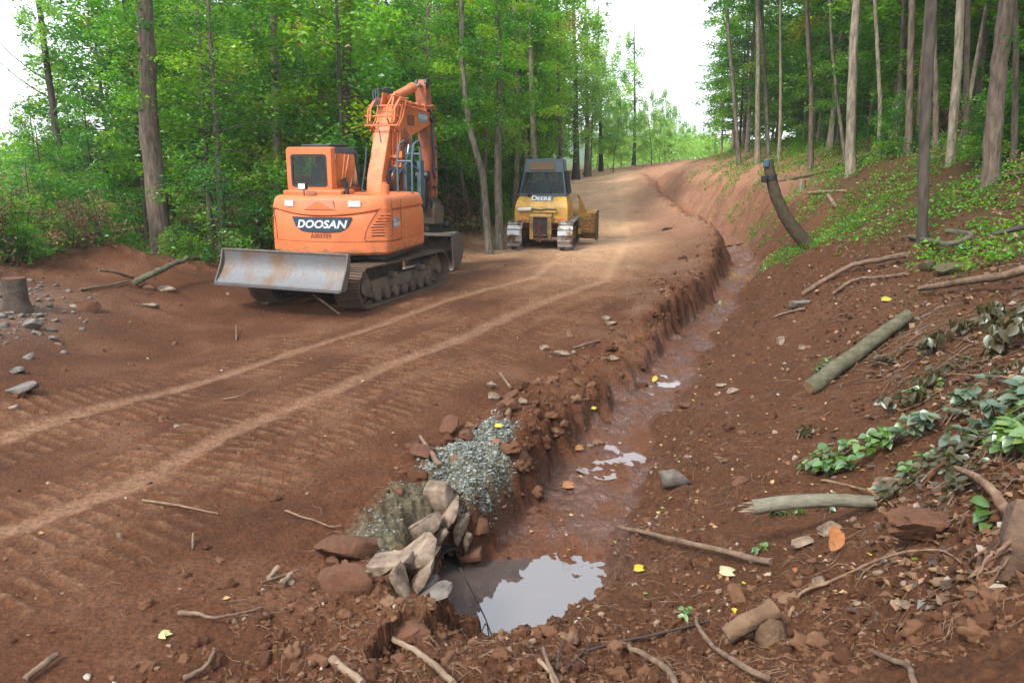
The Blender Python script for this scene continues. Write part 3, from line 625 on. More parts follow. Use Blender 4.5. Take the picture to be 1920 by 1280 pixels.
# right side: rear pillar, sill, header, front pillar
b.prism([(CY0+.05, CZ0), (CY0+.24, CZ0), (CY0+.20, CZ1-.02), (CY0+.05, CZ1-.02)], CX1-.045, CX1)
b.prism([(CY0+.24, CZ0), (CY1, CZ0), (CY1, CZ0+.07), (CY0+.24, CZ0+.07)], CX1-.045, CX1)
b.prism([(CY0+.05, CZ0), (CY0+.2, CZ0), (CY0+.20, CZ1-.02), (CY0+.05, CZ1-.02)], CX0, CX0+.045)
b.prism([(CY0+.2, CZ0), (CY1, CZ0), (CY1, CZ0+.3), (CY0+.2, CZ0+.3)], CX0, CX0+.045)
b.prism([(CY1-.05, CZ0), (CY1, CZ0), (CY1-.16, CZ1-.05), (CY1-.21, CZ1-.05)], CX0, CX0+.045)
b.box(CX0+.05, CX1-.05, CY0+.02, CY1-.02, CZ0-.02, CZ0+.015)
cab = b.build('cab', M['orange'], exc, bevel=.012)
b = MB(U); b.prism([(CY0+.03, CZ1-.07), (CY0+.05, CZ1-.0), (CY1-.28, CZ1-.01), (CY1-.14, CZ1-.09), (CY1-.12, CZ1-.14), (CY1-.2, CZ1-.10), (CY0+.1, CZ1-.08)], CX0+.01, CX1-.01); b.build('roof', M['orange'], cab, bevel=.02)
b = MB(U); b.prism([(CY0+.20, CZ1-.12), (CY0+.20, CZ1-.004), (CY1-.30, CZ1+.0), (CY1-.10, CZ1-.12), (CY1+.04, CZ0+.05), (CY1-.02, CZ0+.05), (CY1-.17, CZ1-.14)], CX1-.05, CX1+.012); b.build('side_frame', M['bluegrey'], cab, bevel=.012)
b = MB(U); b.box(CX0+.28, CX1-.06, CY0+.12, CY1-.45, CZ1, CZ1+.055); b.build('roof_hatch', M['black'], cab, bevel=.02)
b = MB(U); O2 = rrect(.78, .64, .06, 4, (CX0+CX1)/2, cz-.02); I2 = rrect(.70, .56, .05, 4, (CX0+CX1)/2, cz-.02); frame_ring(b, O2, I2, lambda a, c, d: (a, CY0-.008+d, c), .03)
wn = b.build('rear_window', M['dustglass_frame'], cab)
b = MB(U); b.add([(p, CY0+.012, q) for p, q in I2], [tuple(range(len(I2)))]); b.build('pane', M['glass'], wn, smooth=False)
b = MB(U); P = [(CY0+.22, CZ0+.08), (CY1-.0, CZ0+.08), (CY1-.17, CZ1-.13), (CY0+.22, CZ1-.1)]; b.add([(CX1-.02, y, z) for y, z in P], [(0, 1, 2, 3)]); b.build('side_window', M['glassbrown'], cab, smooth=False)
b = MB(U); P = [(CY0+.22, CZ0+.3), (CY1-.03, CZ0+.3), (CY1-.2, CZ1-.12), (CY0+.22, CZ1-.1)]; b.add([(CX0+.02, y, z) for y, z in P], [(0, 1, 2, 3)]); b.build('side_window', M['glass'], cab, smooth=False)
b = MB(U); b.add([(CX0+.04, CY1-.01, CZ0+.02), (CX1-.04, CY1-.01, CZ0+.02), (CX1-.04, CY1-.19, CZ1-.1), (CX0+.04, CY1-.19, CZ1-.1)], [(0, 1, 2, 3)]); b.build('windscreen', M['glass'], cab, smooth=False)
b = MB(U); b.box(-.90, -.44, -.02, .10, CZ0+.1, CZ0+.50); b.box(-.90, -.44, .05, .5, CZ0+.02, CZ0+.14); st = b.build('seat', M['seat'], cab, bevel=.05)
b = MB(U); b.box(-.80, -.54, -.01, .08, CZ0+.53, CZ0+.70); b.build('headrest', M['seat'], st, bevel=.04)
b = MB(U); b.box(CX0+.22, CX0+.36, CY1-.28, CY1-.2, CZ0, CZ1-.15); b.build('cab_pillar', M['black'], cab, bevel=.01)
# --- front end, in the boom plane x = BX
BX = .34
def P3(y, z, x=0): return U @ Vector((BX+x, y, z))
MU = U @ Matrix.Translation((BX, 0, 0)) @ Matrix(((1,0,0,0),(0,1.02,0,0),(0,0,.965,.01),(0,0,0,1)))
def seg(name, poly, hw, mt, parent=exc, bev=.015, label=None):
    m = MB(MU); m.prism(poly, -hw, hw); return m.build(name, mt, parent, bevel=bev, label=label)
boom_poly = [(.42, 1.78), (.30, 2.05), (.42, 2.5), (.95, 3.55), (1.12, 3.86), (1.32, 4.02), (1.6, 4.06), (2.6, 4.03), (3.5, 3.98), (3.66, 3.92), (3.70, 3.80), (3.62, 3.70), (3.3, 3.62), (2.2, 3.36), (1.92, 3.20), (1.62, 2.75), (1.15, 2.1), (.85, 1.75), (.6, 1.68)]
boom = seg('boom', boom_poly, .17, M['orange'], label='bent orange boom')
m = MB(MU); m.prism([(1.35, 3.05), (1.95, 3.1), (2.05, 3.4), (1.7, 3.55), (1.3, 3.4)], -.20, .20); m.cyl((-.26, 1.78, 3.22), (.27, 1.78, 3.22), .09, n=18); m.build('cylinder_boss', M['orange_dull'], boom, bevel=.012)
m = MB(MU); m.cyl((-.24, 3.58, 3.83), (.24, 3.58, 3.83), .10, n=18); m.build('boom_pin', M['darkmetal'], boom, bevel=.01)
# decals on the boom's right cheek
def cheek(y0, z0, off=.172, ang=0):
    ca, sa = math.cos(ang), math.sin(ang)
    return lambda a, c, q: MU @ Vector((off+q, y0+a*ca-c*sa, z0+a*sa+c*ca))
f = cheek(3.0, 3.83, .174, -.02); m = MB(); m.loft([[tuple(f(a, c, q)) for a, c in [(-.31, -.10), (.31, -.10), (.31, .10), (-.31, .10)]] for q in (0, .004)]); dc = m.build('boom_decal', mat('pale_blue_decal', (.16, .27, .36), .5), boom, smooth=False)
text_obj('boom_lettering', 'DOOSAN', .145, M['white'], dc, cheek(3.0, 3.835, .181, -.02), bold=.02, shear=.2, thick=.002, sx=1.0)
f = cheek(2.2, 3.72, .174, 0); m = MB(); m.loft([[tuple(f(a, c, q)) for a, c in [(-.24, -.12), (.22, -.12), (.22, .12), (-.24, .12)]] for q in (0, .004)]); dc = m.build('boom_badge', mat('dark_red_decal', (.16, .045, .03), .6), boom, smooth=False)
m = MB(); fo = cheek(2.19, 3.73, .18, 0)
for rx_, rz_ in ((.16, .055), (.11, .085)):
    frame_ring(m, [(rx_*math.cos(k*math.pi/8), rz_*math.sin(k*math.pi/8)) for k in range(16)], [((rx_-.015)*math.cos(k*math.pi/8), (rz_-.015)*math.sin(k*math.pi/8)) for k in range(16)], fo, .003)
m.build('badge_mark', M['orange_dull'], dc)
# stick
stick_poly = [(3.36, 4.62), (3.46, 4.76), (3.60, 4.78), (3.72, 4.62), (3.84, 3.9), (3.98, 2.4), (4.05, 1.62), (3.98, 1.50), (3.84, 1.50), (3.70, 1.75), (3.52, 3.0), (3.42, 3.9)]
stick = seg('stick', stick_poly, .135, M['orange_dull'], label='weathered orange stick, shade painted in, hanging down to the bucket')
for x in (-.12, .12):
    m = MB(MU); m.cyl((x-.035, 3.50, 4.66), (x+.035, 3.50, 4.66), .125, n=20); m.cyl((x-.06, 3.50, 4.66), (x+.06, 3.50, 4.66), .05, n=12); m.build('pin_boss', M['darkmetal'], stick, bevel=.01)
# arm cylinder on top of the boom
m = MB(MU); m.cyl((0, 1.45, 4.16), (0, 2.75, 4.50), .098, n=20); m.cyl((0, 2.68, 4.482), (0, 2.84, 4.524), .118, n=20); ac = m.build('arm_cylinder', M['orange'], exc, bevel=.008)
m = MB(MU); m.cyl((0, 2.84, 4.524), (0, 3.48, 4.66), .05, n=16); m.build('piston_rod', M['chrome'], ac)
for x in (-.13, .13):
    m = MB(MU); m.prism([(1.15, 3.95), (1.34, 4.28), (1.55, 4.28), (1.75, 4.02)], x-.02, x+.02); m.build('cylinder_bracket', M['orange'], boom, bevel=.008)
# boom lift cylinders
for x in (-.27, .27):
    m = MB(MU); m.cyl((x, .95, 1.5), (x, 1.42, 2.55), .075, n=16); lc = m.build('lift_cylinder', M['orange_dull'], exc, bevel=.006)
    m = MB(MU); m.cyl((x, 1.42, 2.55), (x, 1.76, 3.2), .042, n=14); m.build('piston_rod', M['chrome'], lc); m = MB(MU); m.cyl((x-.05, 1.77, 3.22), (x+.05, 1.77, 3.22), .085, n=14); m.build('rod_eye', M['orange_dull'], lc, bevel=.008)
# bucket cylinder and linkage on the far side of the stick
m = MB(MU); m.cyl((0, 4.08, 3.75), (0, 4.22, 2.45), .075, n=16); bc = m.build('bucket_cylinder', M['orange_dull'], exc, bevel=.006)
m = MB(MU); m.cyl((0, 4.22, 2.5), (0, 4.33, 1.75), .042, n=14); m.build('piston_rod', M['chrome'], bc)
m = MB(MU); m.prism([(3.42, 2.52), (3.30, 2.45), (3.22, 2.0), (3.28, 1.62), (3.44, 1.62), (3.55, 2.1)], -.11, .11); m.cyl((-.16, 3.40, 2.42), (.16, 3.40, 2.42), .13, n=16); m.build('linkage', M['black'], exc, bevel=.015)
# hydraulic pipework clamped to the boom
def bow(ax_, pts, r, nm='hydraulic_pipe', mt='orange', par=boom): m = MB(MU); m.tube([(ax_+p[0], p[1], p[2]) for p in pts], r, 8); return m.build(nm, M[mt], par)
for i, x in enumerate((-.28, -.20, .20, .27, .34)):
    k = (i % 3)*.05
    bow(x, [(0, .75+k, 2.35), (0, 1.05-k, 3.0), (0, 1.12-k, 3.42), (0, .80-k, 3.60+k), (0, .86-k, 3.86+k), (0, 1.18-k, 4.10+k), (0, 1.6, 4.14+k*.5)], .021)
    bow(x, [(0, .92, 3.42+k), (-.02, 1.3, 3.7+k), (-.03, 1.6, 4.18)], .017)
for x in (.22, .28): bow(x, [(0, 1.6, 4.10), (0, 2.6, 4.07), (0, 3.2, 4.10), (0, 3.45, 4.14), (0, 3.58, 4.05)], .02)
m = MB(MU)
for z, y in ((3.55, .78), (3.75, .84), (3.98, 1.02)): m.cyl((-.34, y, z), (.40, y, z), .018, n=8)
m.build('pipe_rack', M['orange'], boom)
for y in (1.9, 2.35, 2.8): m = MB(MU); m.box(-.15, .32, y-.04, y+.04, 4.05, 4.13); m.build('pipe_clamp', M['orange'], boom, bevel=.004)
bow(0, [(-.1, 1.9, 4.07), (-.1, 2.02, 4.25), (.05, 2.16, 4.25), (.1, 2.28, 4.08)], .02)
# manifold and looping hoses at the boom foot
m = MB(MU)
for k in range(4): m.cyl((.19+k*.065, 1.02-k*.01, 3.0), (.19+k*.065, .92, 2.62), .02, n=8)
m.box(.16, .44, .86, .96, 2.86, 2.92); m.box(.17, .43, .84, .94, 2.66, 2.70); m.build('pipe_manifold', M['orange'], boom, bevel=.005)
for k in range(6):
    x = .12+k*.058; s = 1-.08*k; sw = -.26*s
    m = MB(MU); pts = []
    for i in range(13):
        t = i/12; pts.append((x+sw*math.sin(math.pi*t)*1.1+.05*math.sin(6*t+k), .86-.32*math.sin(math.pi*t)*s, 2.66-.62*t+.07*math.sin(math.pi*t)))
    m.tube(pts, .027, 8); m.build('hose', M['hose'], exc)
bow(0, [(-.21, .55, 3.1), (-.22, .42, 2.6), (-.21, .22, 2.2), (-.12, .15, 2.1)], .02, 'hose', 'hose', exc)
bow(0, [(-.12, 1.0, 3.62), (.02, .78, 3.2), (.16, .80, 2.8), (.2, .86, 2.66)], .018, 'hose', 'hose', exc)
for k in range(3):
    bow(0, [(-.2+k*.05, 1.0, 3.95), (-.26+k*.06, 1.1, 4.3+.03*k), (-.05, 1.4, 4.38-.04*k), (.08, 1.7, 4.2)], .016, 'hose', 'hose', exc)
# hoses from boom tip down the stick
for k in range(4):
    x = .15+.02*k if k < 2 else -.15-.03*(k-2)
    yy = 3.62 if k < 2 else 3.3
    bow(0, [(x, yy-.15, 4.05), (x+.02, yy+.02+.05*k, 3.9), (x+.02, yy+(.05 if k < 2 else -.25), 3.4), (x+.02, yy+(.12 if k < 2 else -.28), 2.9), (x, 3.72, 2.55-.08*k), (x, 3.85, 2.35)], .022, 'hose', 'hose', exc)
for k in range(3): bow(.15+.012*k, [(0, 3.80+.05*k, 3.4), (.01, 3.86+.04*k, 2.6), (.0, 3.93, 1.9)], .016, 'stick_pipe', 'orange_dull', stick)
for z in (3.1, 2.55, 2.1): m = MB(MU); m.box(.12, .20, 3.72, 4.0, z, z+.05); m.build('pipe_clamp', M['darkmetal'], stick, bevel=.004)
# ladder rail and mirror bar in blue grey at the front right
m = MB(U)
def rail(pts, r=.026): m.tube(pts, r, 8)
for x in (.80, 1.12):
    rail([(x, .55, 2.05), (x, .57, 2.75), (x, .70, 3.05), (x, .98, 3.12), (x, 1.10, 3.0), (x, 1.10, 2.05)])
    m.box(x-.04, x+.04, .98, 1.20, 2.0, 2.72)
rail([(.80, .57, 2.7), (1.12, .57, 2.7)]); rail([(.80, 1.1, 2.85), (1.12, 1.1, 2.85)]); rail([(.8, .62, 2.45), (.95, .8, 2.7), (1.12, 1.0, 2.5)]); m.build('handrail', M['bluegrey'], exc)
# coupler and wide bucket
m = MB(MU); m.prism([(3.50, 1.78), (3.42, 1.62), (3.56, 1.18), (4.10, 1.10), (4.24, 1.40), (4.20, 1.62), (3.95, 1.70), (3.7, 1.74)], -.30, .26)
m.build('quick_hitch', M['trackrim'], exc, bevel=.03, label='brown steel hitch block under the stick')
for x in (-.20, .02, .2):
    m = MB(MU); m.prism([(3.42, 1.60), (3.40, 1.86), (3.62, 1.90), (4.1, 1.76), (4.1, 1.6)], x-.03, x+.03); m.build('hitch_ear', M['darkmetal'], exc, bevel=.015)
m = MB(MU); m.box(-.02, .34, 3.78, 4.12, .80, 1.2); 
for z in (1.14, .86): m.cyl((-.1, 4.0, z), (.46, 4.0, z), .075, n=16); m.cyl((.36, 4.0, z), (.46, 4.0, z), .10, n=16)
m.build('tilt_coupler', M['black'], exc, bevel=.02, label='black tilting coupler with two round pins')
# bucket: shell
BM = MU @ Matrix.Translation((.05, 0, 0))
arc = [(3.45, .93), (3.95, .98), (4.20, .93), (4.42, .70), (4.45, .42), (4.28, .18), (3.98, .06), (3.60, .03)]
inn = [(y*.0+a-(.03 if i not in (0, 7) else 0)*math.copysign(1, a-3.9), z+(.03 if z < .4 else -.03)) for i, (a, z) in enumerate(arc) for y in (0,)][::-1]
m = MB(BM); m.prism(arc+inn, -.66, .62); bk = m.build('bucket', M['steel'], exc, bevel=.006, smooth=True, label='wide brown steel bucket resting on the dirt')
for x in (-.68, .62): m = MB(BM); m.prism(arc, x, x+.03); m.build('side_plate', M['bladeedge'], bk, bevel=.004)
m = MB(BM); m.box(-.68, .65, 3.42, 3.50, .90, .97); m.build('top_bar', M['bladeedge'], bk, bevel=.006)
m = MB(BM); m.box(-.68, .65, 3.42, 3.62, .015, .05); m.build('lip', M['shiny'], bk, bevel=.006)
# mud and leaves on the body deck
# ================================================================ yellow bulldozer
AD = R(-9)
DZ = Vector((1.10, 26.5, 0)); DZ.z = hz(DZ.x, DZ.y)
dz = empty('bulldozer', DZ, AD, 'yellow bulldozer with a dark blue cab, parked farther up the road beside the trees', 'bulldozer')
for sx in (-1, 1):
    xc = sx*.79
    m = MB(); track_mesh(m, xc, .46, 2.35, .42, .17, ribs=((.0, .05),), th=.02); tr = m.build('track', M['shiny'], dz, smooth=False, label='worn silver crawler track with raised bars')
    f = MB(); f.prism([(-1.1, .2), (-.9, .6), (.9, .6), (1.1, .2)], xc-.15, xc+.15); f.build('track_frame', M['yellow_dirty'], tr, bevel=.02)
    for y, r in ((-1.17, .33), (1.17, .3)):
        s = MB(); s.cyl((xc-.16, y, .42), (xc+.16, y, .42), r, n=20); s.build('sprocket' if y < 0 else 'idler', M['trackrim'], tr, bevel=.01)
    for k in range(5):
        s = MB(); y = -.75+k*.37; s.cyl((xc-.17, y, .15), (xc+.17, y, .15), .1, n=12); s.build('roller', M['trackrim'], tr)
b = MB(); b.prism([(-1.05, .85), (-1.02, 1.12), (-.9, 1.34), (-.72, 1.42), (1.5, 1.42), (1.75, 1.3), (1.8, .6), (-.5, .5), (-.85, .6)], -.62, .62); b.build('chassis', M['yellow_dirty'], dz, bevel=.03)
# rear tank and fenders: wide angled yellow body
b = MB(); rg = []
for y, zb, zt, hw_b, hw_t in ((-1.18, .80, 1.30, .84, .84), (-1.06, .78, 1.48, .86, .80), (-.80, .78, 1.66, .88, .74), (.3, .82, 1.64, .88, .74)):
    rg.append([(-hw_b, y, zb), (-hw_b, y, zb+.44), (-hw_t, y, zt), (hw_t, y, zt), (hw_b, y, zb+.44), (hw_b, y, zb)])
b.loft(rg); db = b.build('body', M['yellow'], dz, bevel=.03, label='angular yellow tank body with red reflectors')
b = MB(); b.box(-.33, .33, -1.26, -1.1, .34, 1.04); b.box(-.35, -.22, -1.36, -1.2, .30, 1.06); b.box(.22, .35, -1.36, -1.2, .30, 1.06); b.prism([(-1.38, 1.0), (-1.1, 1.0), (-1.1, 1.12), (-1.34, 1.1)], -.36, .36); b.build('tow_housing', M['yellow_dirty'], dz, bevel=.02)
b = MB(); b.box(-.17, .17, -1.31, -1.25, .45, .95); b.cyl((-.2, -1.30, .42), (.2, -1.3, .42), .06); b.build('tow_recess', M['black'], dz, bevel=.01)
b = MB(); random.seed(5)
for k in range(15):
    a = k*.9; c = Vector((-.07+.03*math.sin(a*1.3), -1.36, .86-.042*k)); ringp = [c+Vector((.022*math.cos(t)*(1 if k % 2 else .35), .022*math.cos(t)*(.35 if k % 2 else 1), .032*math.sin(t))) for t in [i*math.pi/4 for i in range(9)]]; b.tube(ringp, .008, 5)
    c = c+Vector((.06, 0, -.1)); ringp = [p+Vector((.055+.02*math.sin(k), 0, -.05)) for p in ringp]; b.tube(ringp, .008, 5)
b.build('tow_chain', M['chain'], dz)
b = MB(); b.cyl((-.72, -1.27, 1.22), (-.30, -1.27, 1.24), .06, n=14); b.build('tool_tube', mat('pale_grey_plastic', (.6, .56, .5), .6, var=.2), db, bevel=.01)
b = MB(); b.tube([(-.3, -1.26, 1.24), (0, -1.27, 1.21), (.2, -1.26, 1.24), (.5, -1.26, 1.23)], .025, 8); b.build('pry_bar', M['darkmetal'], db)
b = MB(); b.box(-.2, .48, -1.27, -1.17, 1.13, 1.19); b.build('step_bar', M['yellow'], db, bevel=.015)
for x in (-.62, .62): b = MB(); b.box(x-.12, x+.12, -1.195, -1.182, .93, .965); b.build('reflector', M['reflector'], db, smooth=False)
b = MB(); b.prism([(-1.07, 1.45), (-.93, 1.66), (-.83, 1.62)], -.30, .32); dp = b.build('name_plate', M['navy'], db)
dv = Vector((0, .14, .21)).normalized()
def dfn(a, c, q): return Vector((.01+a, -1.0, 1.555))+dv*c+Vector((0, -.83, .56))*(.012+q)
b = MB(); b.loft([[tuple(dfn(a-.0, c, q-.01)) for a, c in [(-.33, -.11), (.33, -.11), (.33, .11), (-.33, .11)]] for q in (0, .006)]); b.build('name_panel', M['navy'], dp, smooth=False)
text_obj('lettering', 'D', .23, M['white'], dp, lambda a, c, q: dfn(a-.25, c, q+.004), bold=.03, sx=1.05)
text_obj('lettering', 'EERE', .18, M['white'], dp, lambda a, c, q: dfn(a+.06, c-.018, q+.004), bold=.03, sx=1.15, space=1.05)
b = MB(); b.cyl((-.42, -.86, 1.60), (-.42, -.86, 1.70), .06, n=12); b.build('filler_cap', M['darkmetal'], db, bevel=.01)
# cab: tapered, open guards
b = MB(); WB, WT = .76, .62
b.loft([[(-WT-.04, -.62, 2.34), (WT+.04, -.62, 2.34), (WT+.04, .40, 2.34), (-WT-.04, .40, 2.34)], [(-WT, -.52, 2.74), (WT, -.52, 2.74), (WT, .38, 2.74), (-WT, .38, 2.74)], [(-WT+.04, -.48, 2.79), (WT-.04, -.48, 2.79), (WT-.04, .34, 2.79), (-WT+.04, .34, 2.79)]])
b.loft([[(-WB-.01, -.88, 1.62), (WB+.01, -.88, 1.62), (WB+.01, .4, 1.62), (-WB-.01, .4, 1.62)], [(-WB, -.86, 1.72), (WB, -.86, 1.72), (WB, .4, 1.72), (-WB, .4, 1.72)]])
for sx in (-1, 1):
    b.loft([[(sx*WB, -.85, 1.7), (sx*(WB-.09), -.85, 1.7), (sx*(WB-.09), -.75, 1.7), (sx*WB, -.75, 1.7)], [(sx*(WT+.03), -.62, 2.36), (sx*(WT-.06), -.62, 2.36), (sx*(WT-.06), -.52, 2.36), (sx*(WT+.03), -.52, 2.36)]])
    b.loft([[(sx*WB, .28, 1.7), (sx*(WB-.08), .28, 1.7), (sx*(WB-.08), .38, 1.7), (sx*WB, .38, 1.7)], [(sx*(WT+.03), .28, 2.36), (sx*(WT-.05), .28, 2.36), (sx*(WT-.05), .38, 2.36), (sx*(WT+.03), .38, 2.36)]])
dc_ = b.build('cab', M['cabblue'], dz, bevel=.02, label='dark blue cab with mesh guards')
b = MB(); b.box(-.44, .34, -.03, 0, -.13, .13, Matrix.Translation((0, -.578, 2.545)) @ Matrix.Rotation(R(-14), 4, 'X')); b.build('vent_screen', M['brownmesh'], dc_)
b = MB()
def rp(u, v): x = (-WB+2*WB*u)*(1-v)+(-WT+2*WT*u)*v; return (x*.94, -.85*(1-v)-.62*v-.02, 1.72*(1-v)+2.36*v)
for k in range(25): b.tube([rp(k/24, 0), rp(k/24, 1)], .006, 4)
for k in range(13): b.tube([rp(0, k/12), rp(1, k/12)], .006, 4)
b.build('rear_guard', M['mesh'], dc_)
for sx in (-1, 1):
    b = MB()
    for k in range(15):
        y0 = -.82+1.14*k/14; y1 = -.58+.92*k/14; b.tube([(sx*(WB+.05), y0, 1.7), (sx*(WT+.07), y1, 2.4)], .009, 4)
    for k in range(10):
        v = k/9; b.tube([(sx*(WB+.05-.12*v), -.82+.24*v, 1.7+.7*v), (sx*(WB+.05-.12*v), .32, 1.7+.7*v)], .009, 4)
    b.build('side_guard', M['mesh'], dc_)
b = MB(); b.add([(p[0], p[1]+.05, p[2]) for p in (rp(0, 0), rp(1, 0), rp(1, 1), rp(0, 1))], [(0, 1, 2, 3)]); b.build('rear_window', M['glass'], dc_, smooth=False)
b = MB(); b.box(-WB+.08, WB-.08, .33, .37, 1.72, 2.0); b.box(-.06, .04, .30, .36, 1.7, 2.36); b.build('dashboard', M['black'], dc_)
b = MB(); b.box(-.26, .22, -.5, -.38, 1.6, 2.12); b.box(-.26, .22, -.45, .0, 1.55, 1.75); b.build('seat', M['seat'], dc_, bevel=.04)
for x in (-.45, .45): b = MB(); b.box(x-.05, x+.05, -.50, -.38, 2.79, 2.84); b.build('roof_lamp', M['black'], dc_, bevel=.01)
# front: engine hood, C-frame, blade
b = MB(); b.box(-.5, .5, .4, 1.75, 1.35, 1.72); b.build('hood', M['yellow'], dz, bevel=.04)
for sx in (-1, 1):
    b = MB(); b.box(sx*1.10-.05, sx*1.10+.05, .1, 2.0, .35, .52); b.build('push_arm', M['yellow'], dz, bevel=.01)
DB = Matrix.Translation((.25, 2.15, 0)) @ Matrix.Rotation(R(-14), 4, 'Z')
pr = [(0+.16*math.sin(math.pi*k/8)*-1+.05*k/8, .06+1.0*k/8) for k in range(9)]
b = MB(DB); b.prism([(y, z) for y, z in pr]+[(y-.03, z) for y, z in pr][::-1], -1.35, 1.40); bd = b.build('dozer_blade', M['yellow'], dz, bevel=.006, label='wide yellow dozer blade ahead of the tracks')
for x in (-1.36, 1.40): b = MB(DB); b.prism([(-.2, .02), (.10, .04), (.08, 1.06), (-.16, 1.0)], x-.015, x+.015); b.build('end_plate', M['bladeedge'], bd)
b = MB(DB); b.prism([(-.05, 1.05), (-.95, 1.62), (-.92, 1.55), (-.10, .98)], .95, 1.0); b.prism([(-.95, .95), (-.95, 1.58), (-.1, 1.0), (-.1, .5)], 1.02, 1.04); b.prism([(-.95, .35), (-.1, .25), (-.1, .95), (-.95, 1.0)], 1.0, 1.36); b.build('blade_frame', M['yellow'], bd, bevel=.01)
# ---------------------------------------------------------------- vegetation
rng = np.random.default_rng(7); random.seed(7)
def leafmat(name, ramp, trans=.55, gloss=.03, objvar=.16):
    m = bpy.data.materials.new(name); m.use_nodes = True; t = m.node_tree; t.nodes.remove(t.nodes['Principled BSDF']); o = t.nodes['Material Output']; N = t.nodes.new; K = t.links.new
    a = N('ShaderNodeAttribute'); a.attribute_name = 'rnd'; oi = N('ShaderNodeObjectInfo')
    ad = N('ShaderNodeMath'); ad.operation = 'MULTIPLY_ADD'; ad.inputs[1].default_value = objvar; K(oi.outputs['Random'], ad.inputs[0]); K(a.outputs['Fac'], ad.inputs[2])
    sb = N('ShaderNodeMath'); sb.operation = 'SUBTRACT'; sb.inputs[1].default_value = objvar/2; K(ad.outputs[0], sb.inputs[0])
    r = N('ShaderNodeValToRGB'); e = r.color_ramp.elements
    while len(e) < len(ramp): e.new(.5)
    for i, (p, c) in enumerate(ramp): e[i].position = p; e[i].color = (*c, 1)
    K(sb.outputs[0], r.inputs[0])
    d = N('ShaderNodeBsdfDiffuse'); tr = N('ShaderNodeBsdfTranslucent'); g = N('ShaderNodeBsdfGlossy'); g.inputs['Roughness'].default_value = .38; g.inputs[0].default_value = (.9, 1, .95, 1)
    K(r.outputs[0], d.inputs[0]); br = N('ShaderNodeVectorMath'); br.operation = 'MULTIPLY'; br.inputs[1].default_value = (1.5, 1.4, .7); K(r.outputs[0], br.inputs[0]); K(br.outputs[0], tr.inputs[0])
    m1 = N('ShaderNodeMixShader'); m1.inputs[0].default_value = trans; K(d.outputs[0], m1.inputs[1]); K(tr.outputs[0], m1.inputs[2])
    m2 = N('ShaderNodeMixShader'); m2.inputs[0].default_value = gloss; K(m1.outputs[0], m2.inputs[1]); K(g.outputs[0], m2.inputs[2]); K(m2.outputs[0], o.inputs[0])
    return m
GR = [(0, (0.022, 0.105, 0.013)), (.35, (0.068, 0.230, 0.015)), (.7, (0.134, 0.335, 0.015)), (.93, (0.253, 0.423, 0.024)), (1, (0.268, 0.176, 0.028))]
ML = leafmat('green_leaves', GR)
ML2 = leafmat('blue_green_leaves', [(0, (0.025, 0.105, 0.017)), (.4, (0.055, 0.200, 0.024)), (.8, (0.122, 0.314, 0.024)), (1, (0.242, 0.380, 0.030))])
MLY = leafmat('yellow_green_leaves', [(0, (0.050, 0.161, 0.014)), (.4, (0.121, 0.290, 0.014)), (.8, (0.228, 0.402, 0.030)), (1, (0.285, 0.257, 0.037))])
MLD = leafmat('dry_leaves', [(0, (.05, .028, .018)), (.5, (.14, .075, .04)), (1, (.28, .17, .09))], .2, .03)
MLF = leafmat('far_leaves', [(0, (.10, .24, .06)), (.5, (.20, .42, .09)), (1, (.38, .58, .16))], .55, .03)  # lighter copy of the leaf greens; far light and haze put into the colour
MBARK = mat('grey_bark', (.19, .165, .13), .9, col2=(.065, .056, .042), lo=.36, hi=.66, vscale=15, stretch=(1, 1, .25), bump=.7, bscale=26, spec=.2)
MBARKD = mat('dark_bark', (.085, .07, .057), .9, col2=(.035, .03, .024), vscale=9, stretch=(1, 1, .3), bump=.6, bscale=26, spec=.2)
MBARKB = mat('brown_bark', (.16, .125, .095), .9, col2=(.07, .05, .038), lo=.36, hi=.66, vscale=17, stretch=(1, 1, .22), bump=.9, bscale=20, spec=.2)
MBARKP = mat('pale_bark', (.28, .235, .18), .85, col2=(.11, .09, .068), lo=.36, hi=.66, vscale=14, stretch=(1, 1, .25), bump=.5, bscale=22, spec=.2)
def leaf_mesh(name, P, size, tilt=.5, up=(0, 0, 1), rnd=None, mt=None, seed=0, wid=.62, fold=.25, flatdir=None):
    """P (n,3) leaf centres; folded diamond of two triangles each"""
    g = np.random.default_rng(seed); n = len(P); size = np.broadcast_to(size, (n,))*g.uniform(.65, 1.25, n)
    N = g.normal(0, tilt, (n, 3))+np.array(up); N /= np.linalg.norm(N, axis=1)[:, None]
    a = g.uniform(0, 2*np.pi, n); T = np.stack([np.cos(a), np.sin(a), g.uniform(-.5, .1, n)], 1)
    if flatdir is not None: T = T*.4+flatdir
    T -= N*(T*N).sum(1)[:, None]; T /= np.linalg.norm(T, axis=1)[:, None]+1e-9; B = np.cross(N, T)
    h = size[:, None]*.5; wv = h*wid
    V = np.stack([P-T*h, P+B*wv+N*h*fold-T*h*.15, P+T*h, P-B*wv+N*h*fold-T*h*.15], 1).reshape(-1, 3)
    i = np.arange(n)*4; F = np.concatenate([np.stack([i, i+1, i+2], 1), np.stack([i, i+2, i+3], 1)])
    r = g.beta(2, 2.6, n) if rnd is None else np.clip(rnd+g.normal(0, .13, n), 0, 1)
    me = npmesh(name, V, F, False, [('rnd', 'FLOAT', np.repeat(r, 4))]); 
    if mt: me.materials.append(mt)
    return me
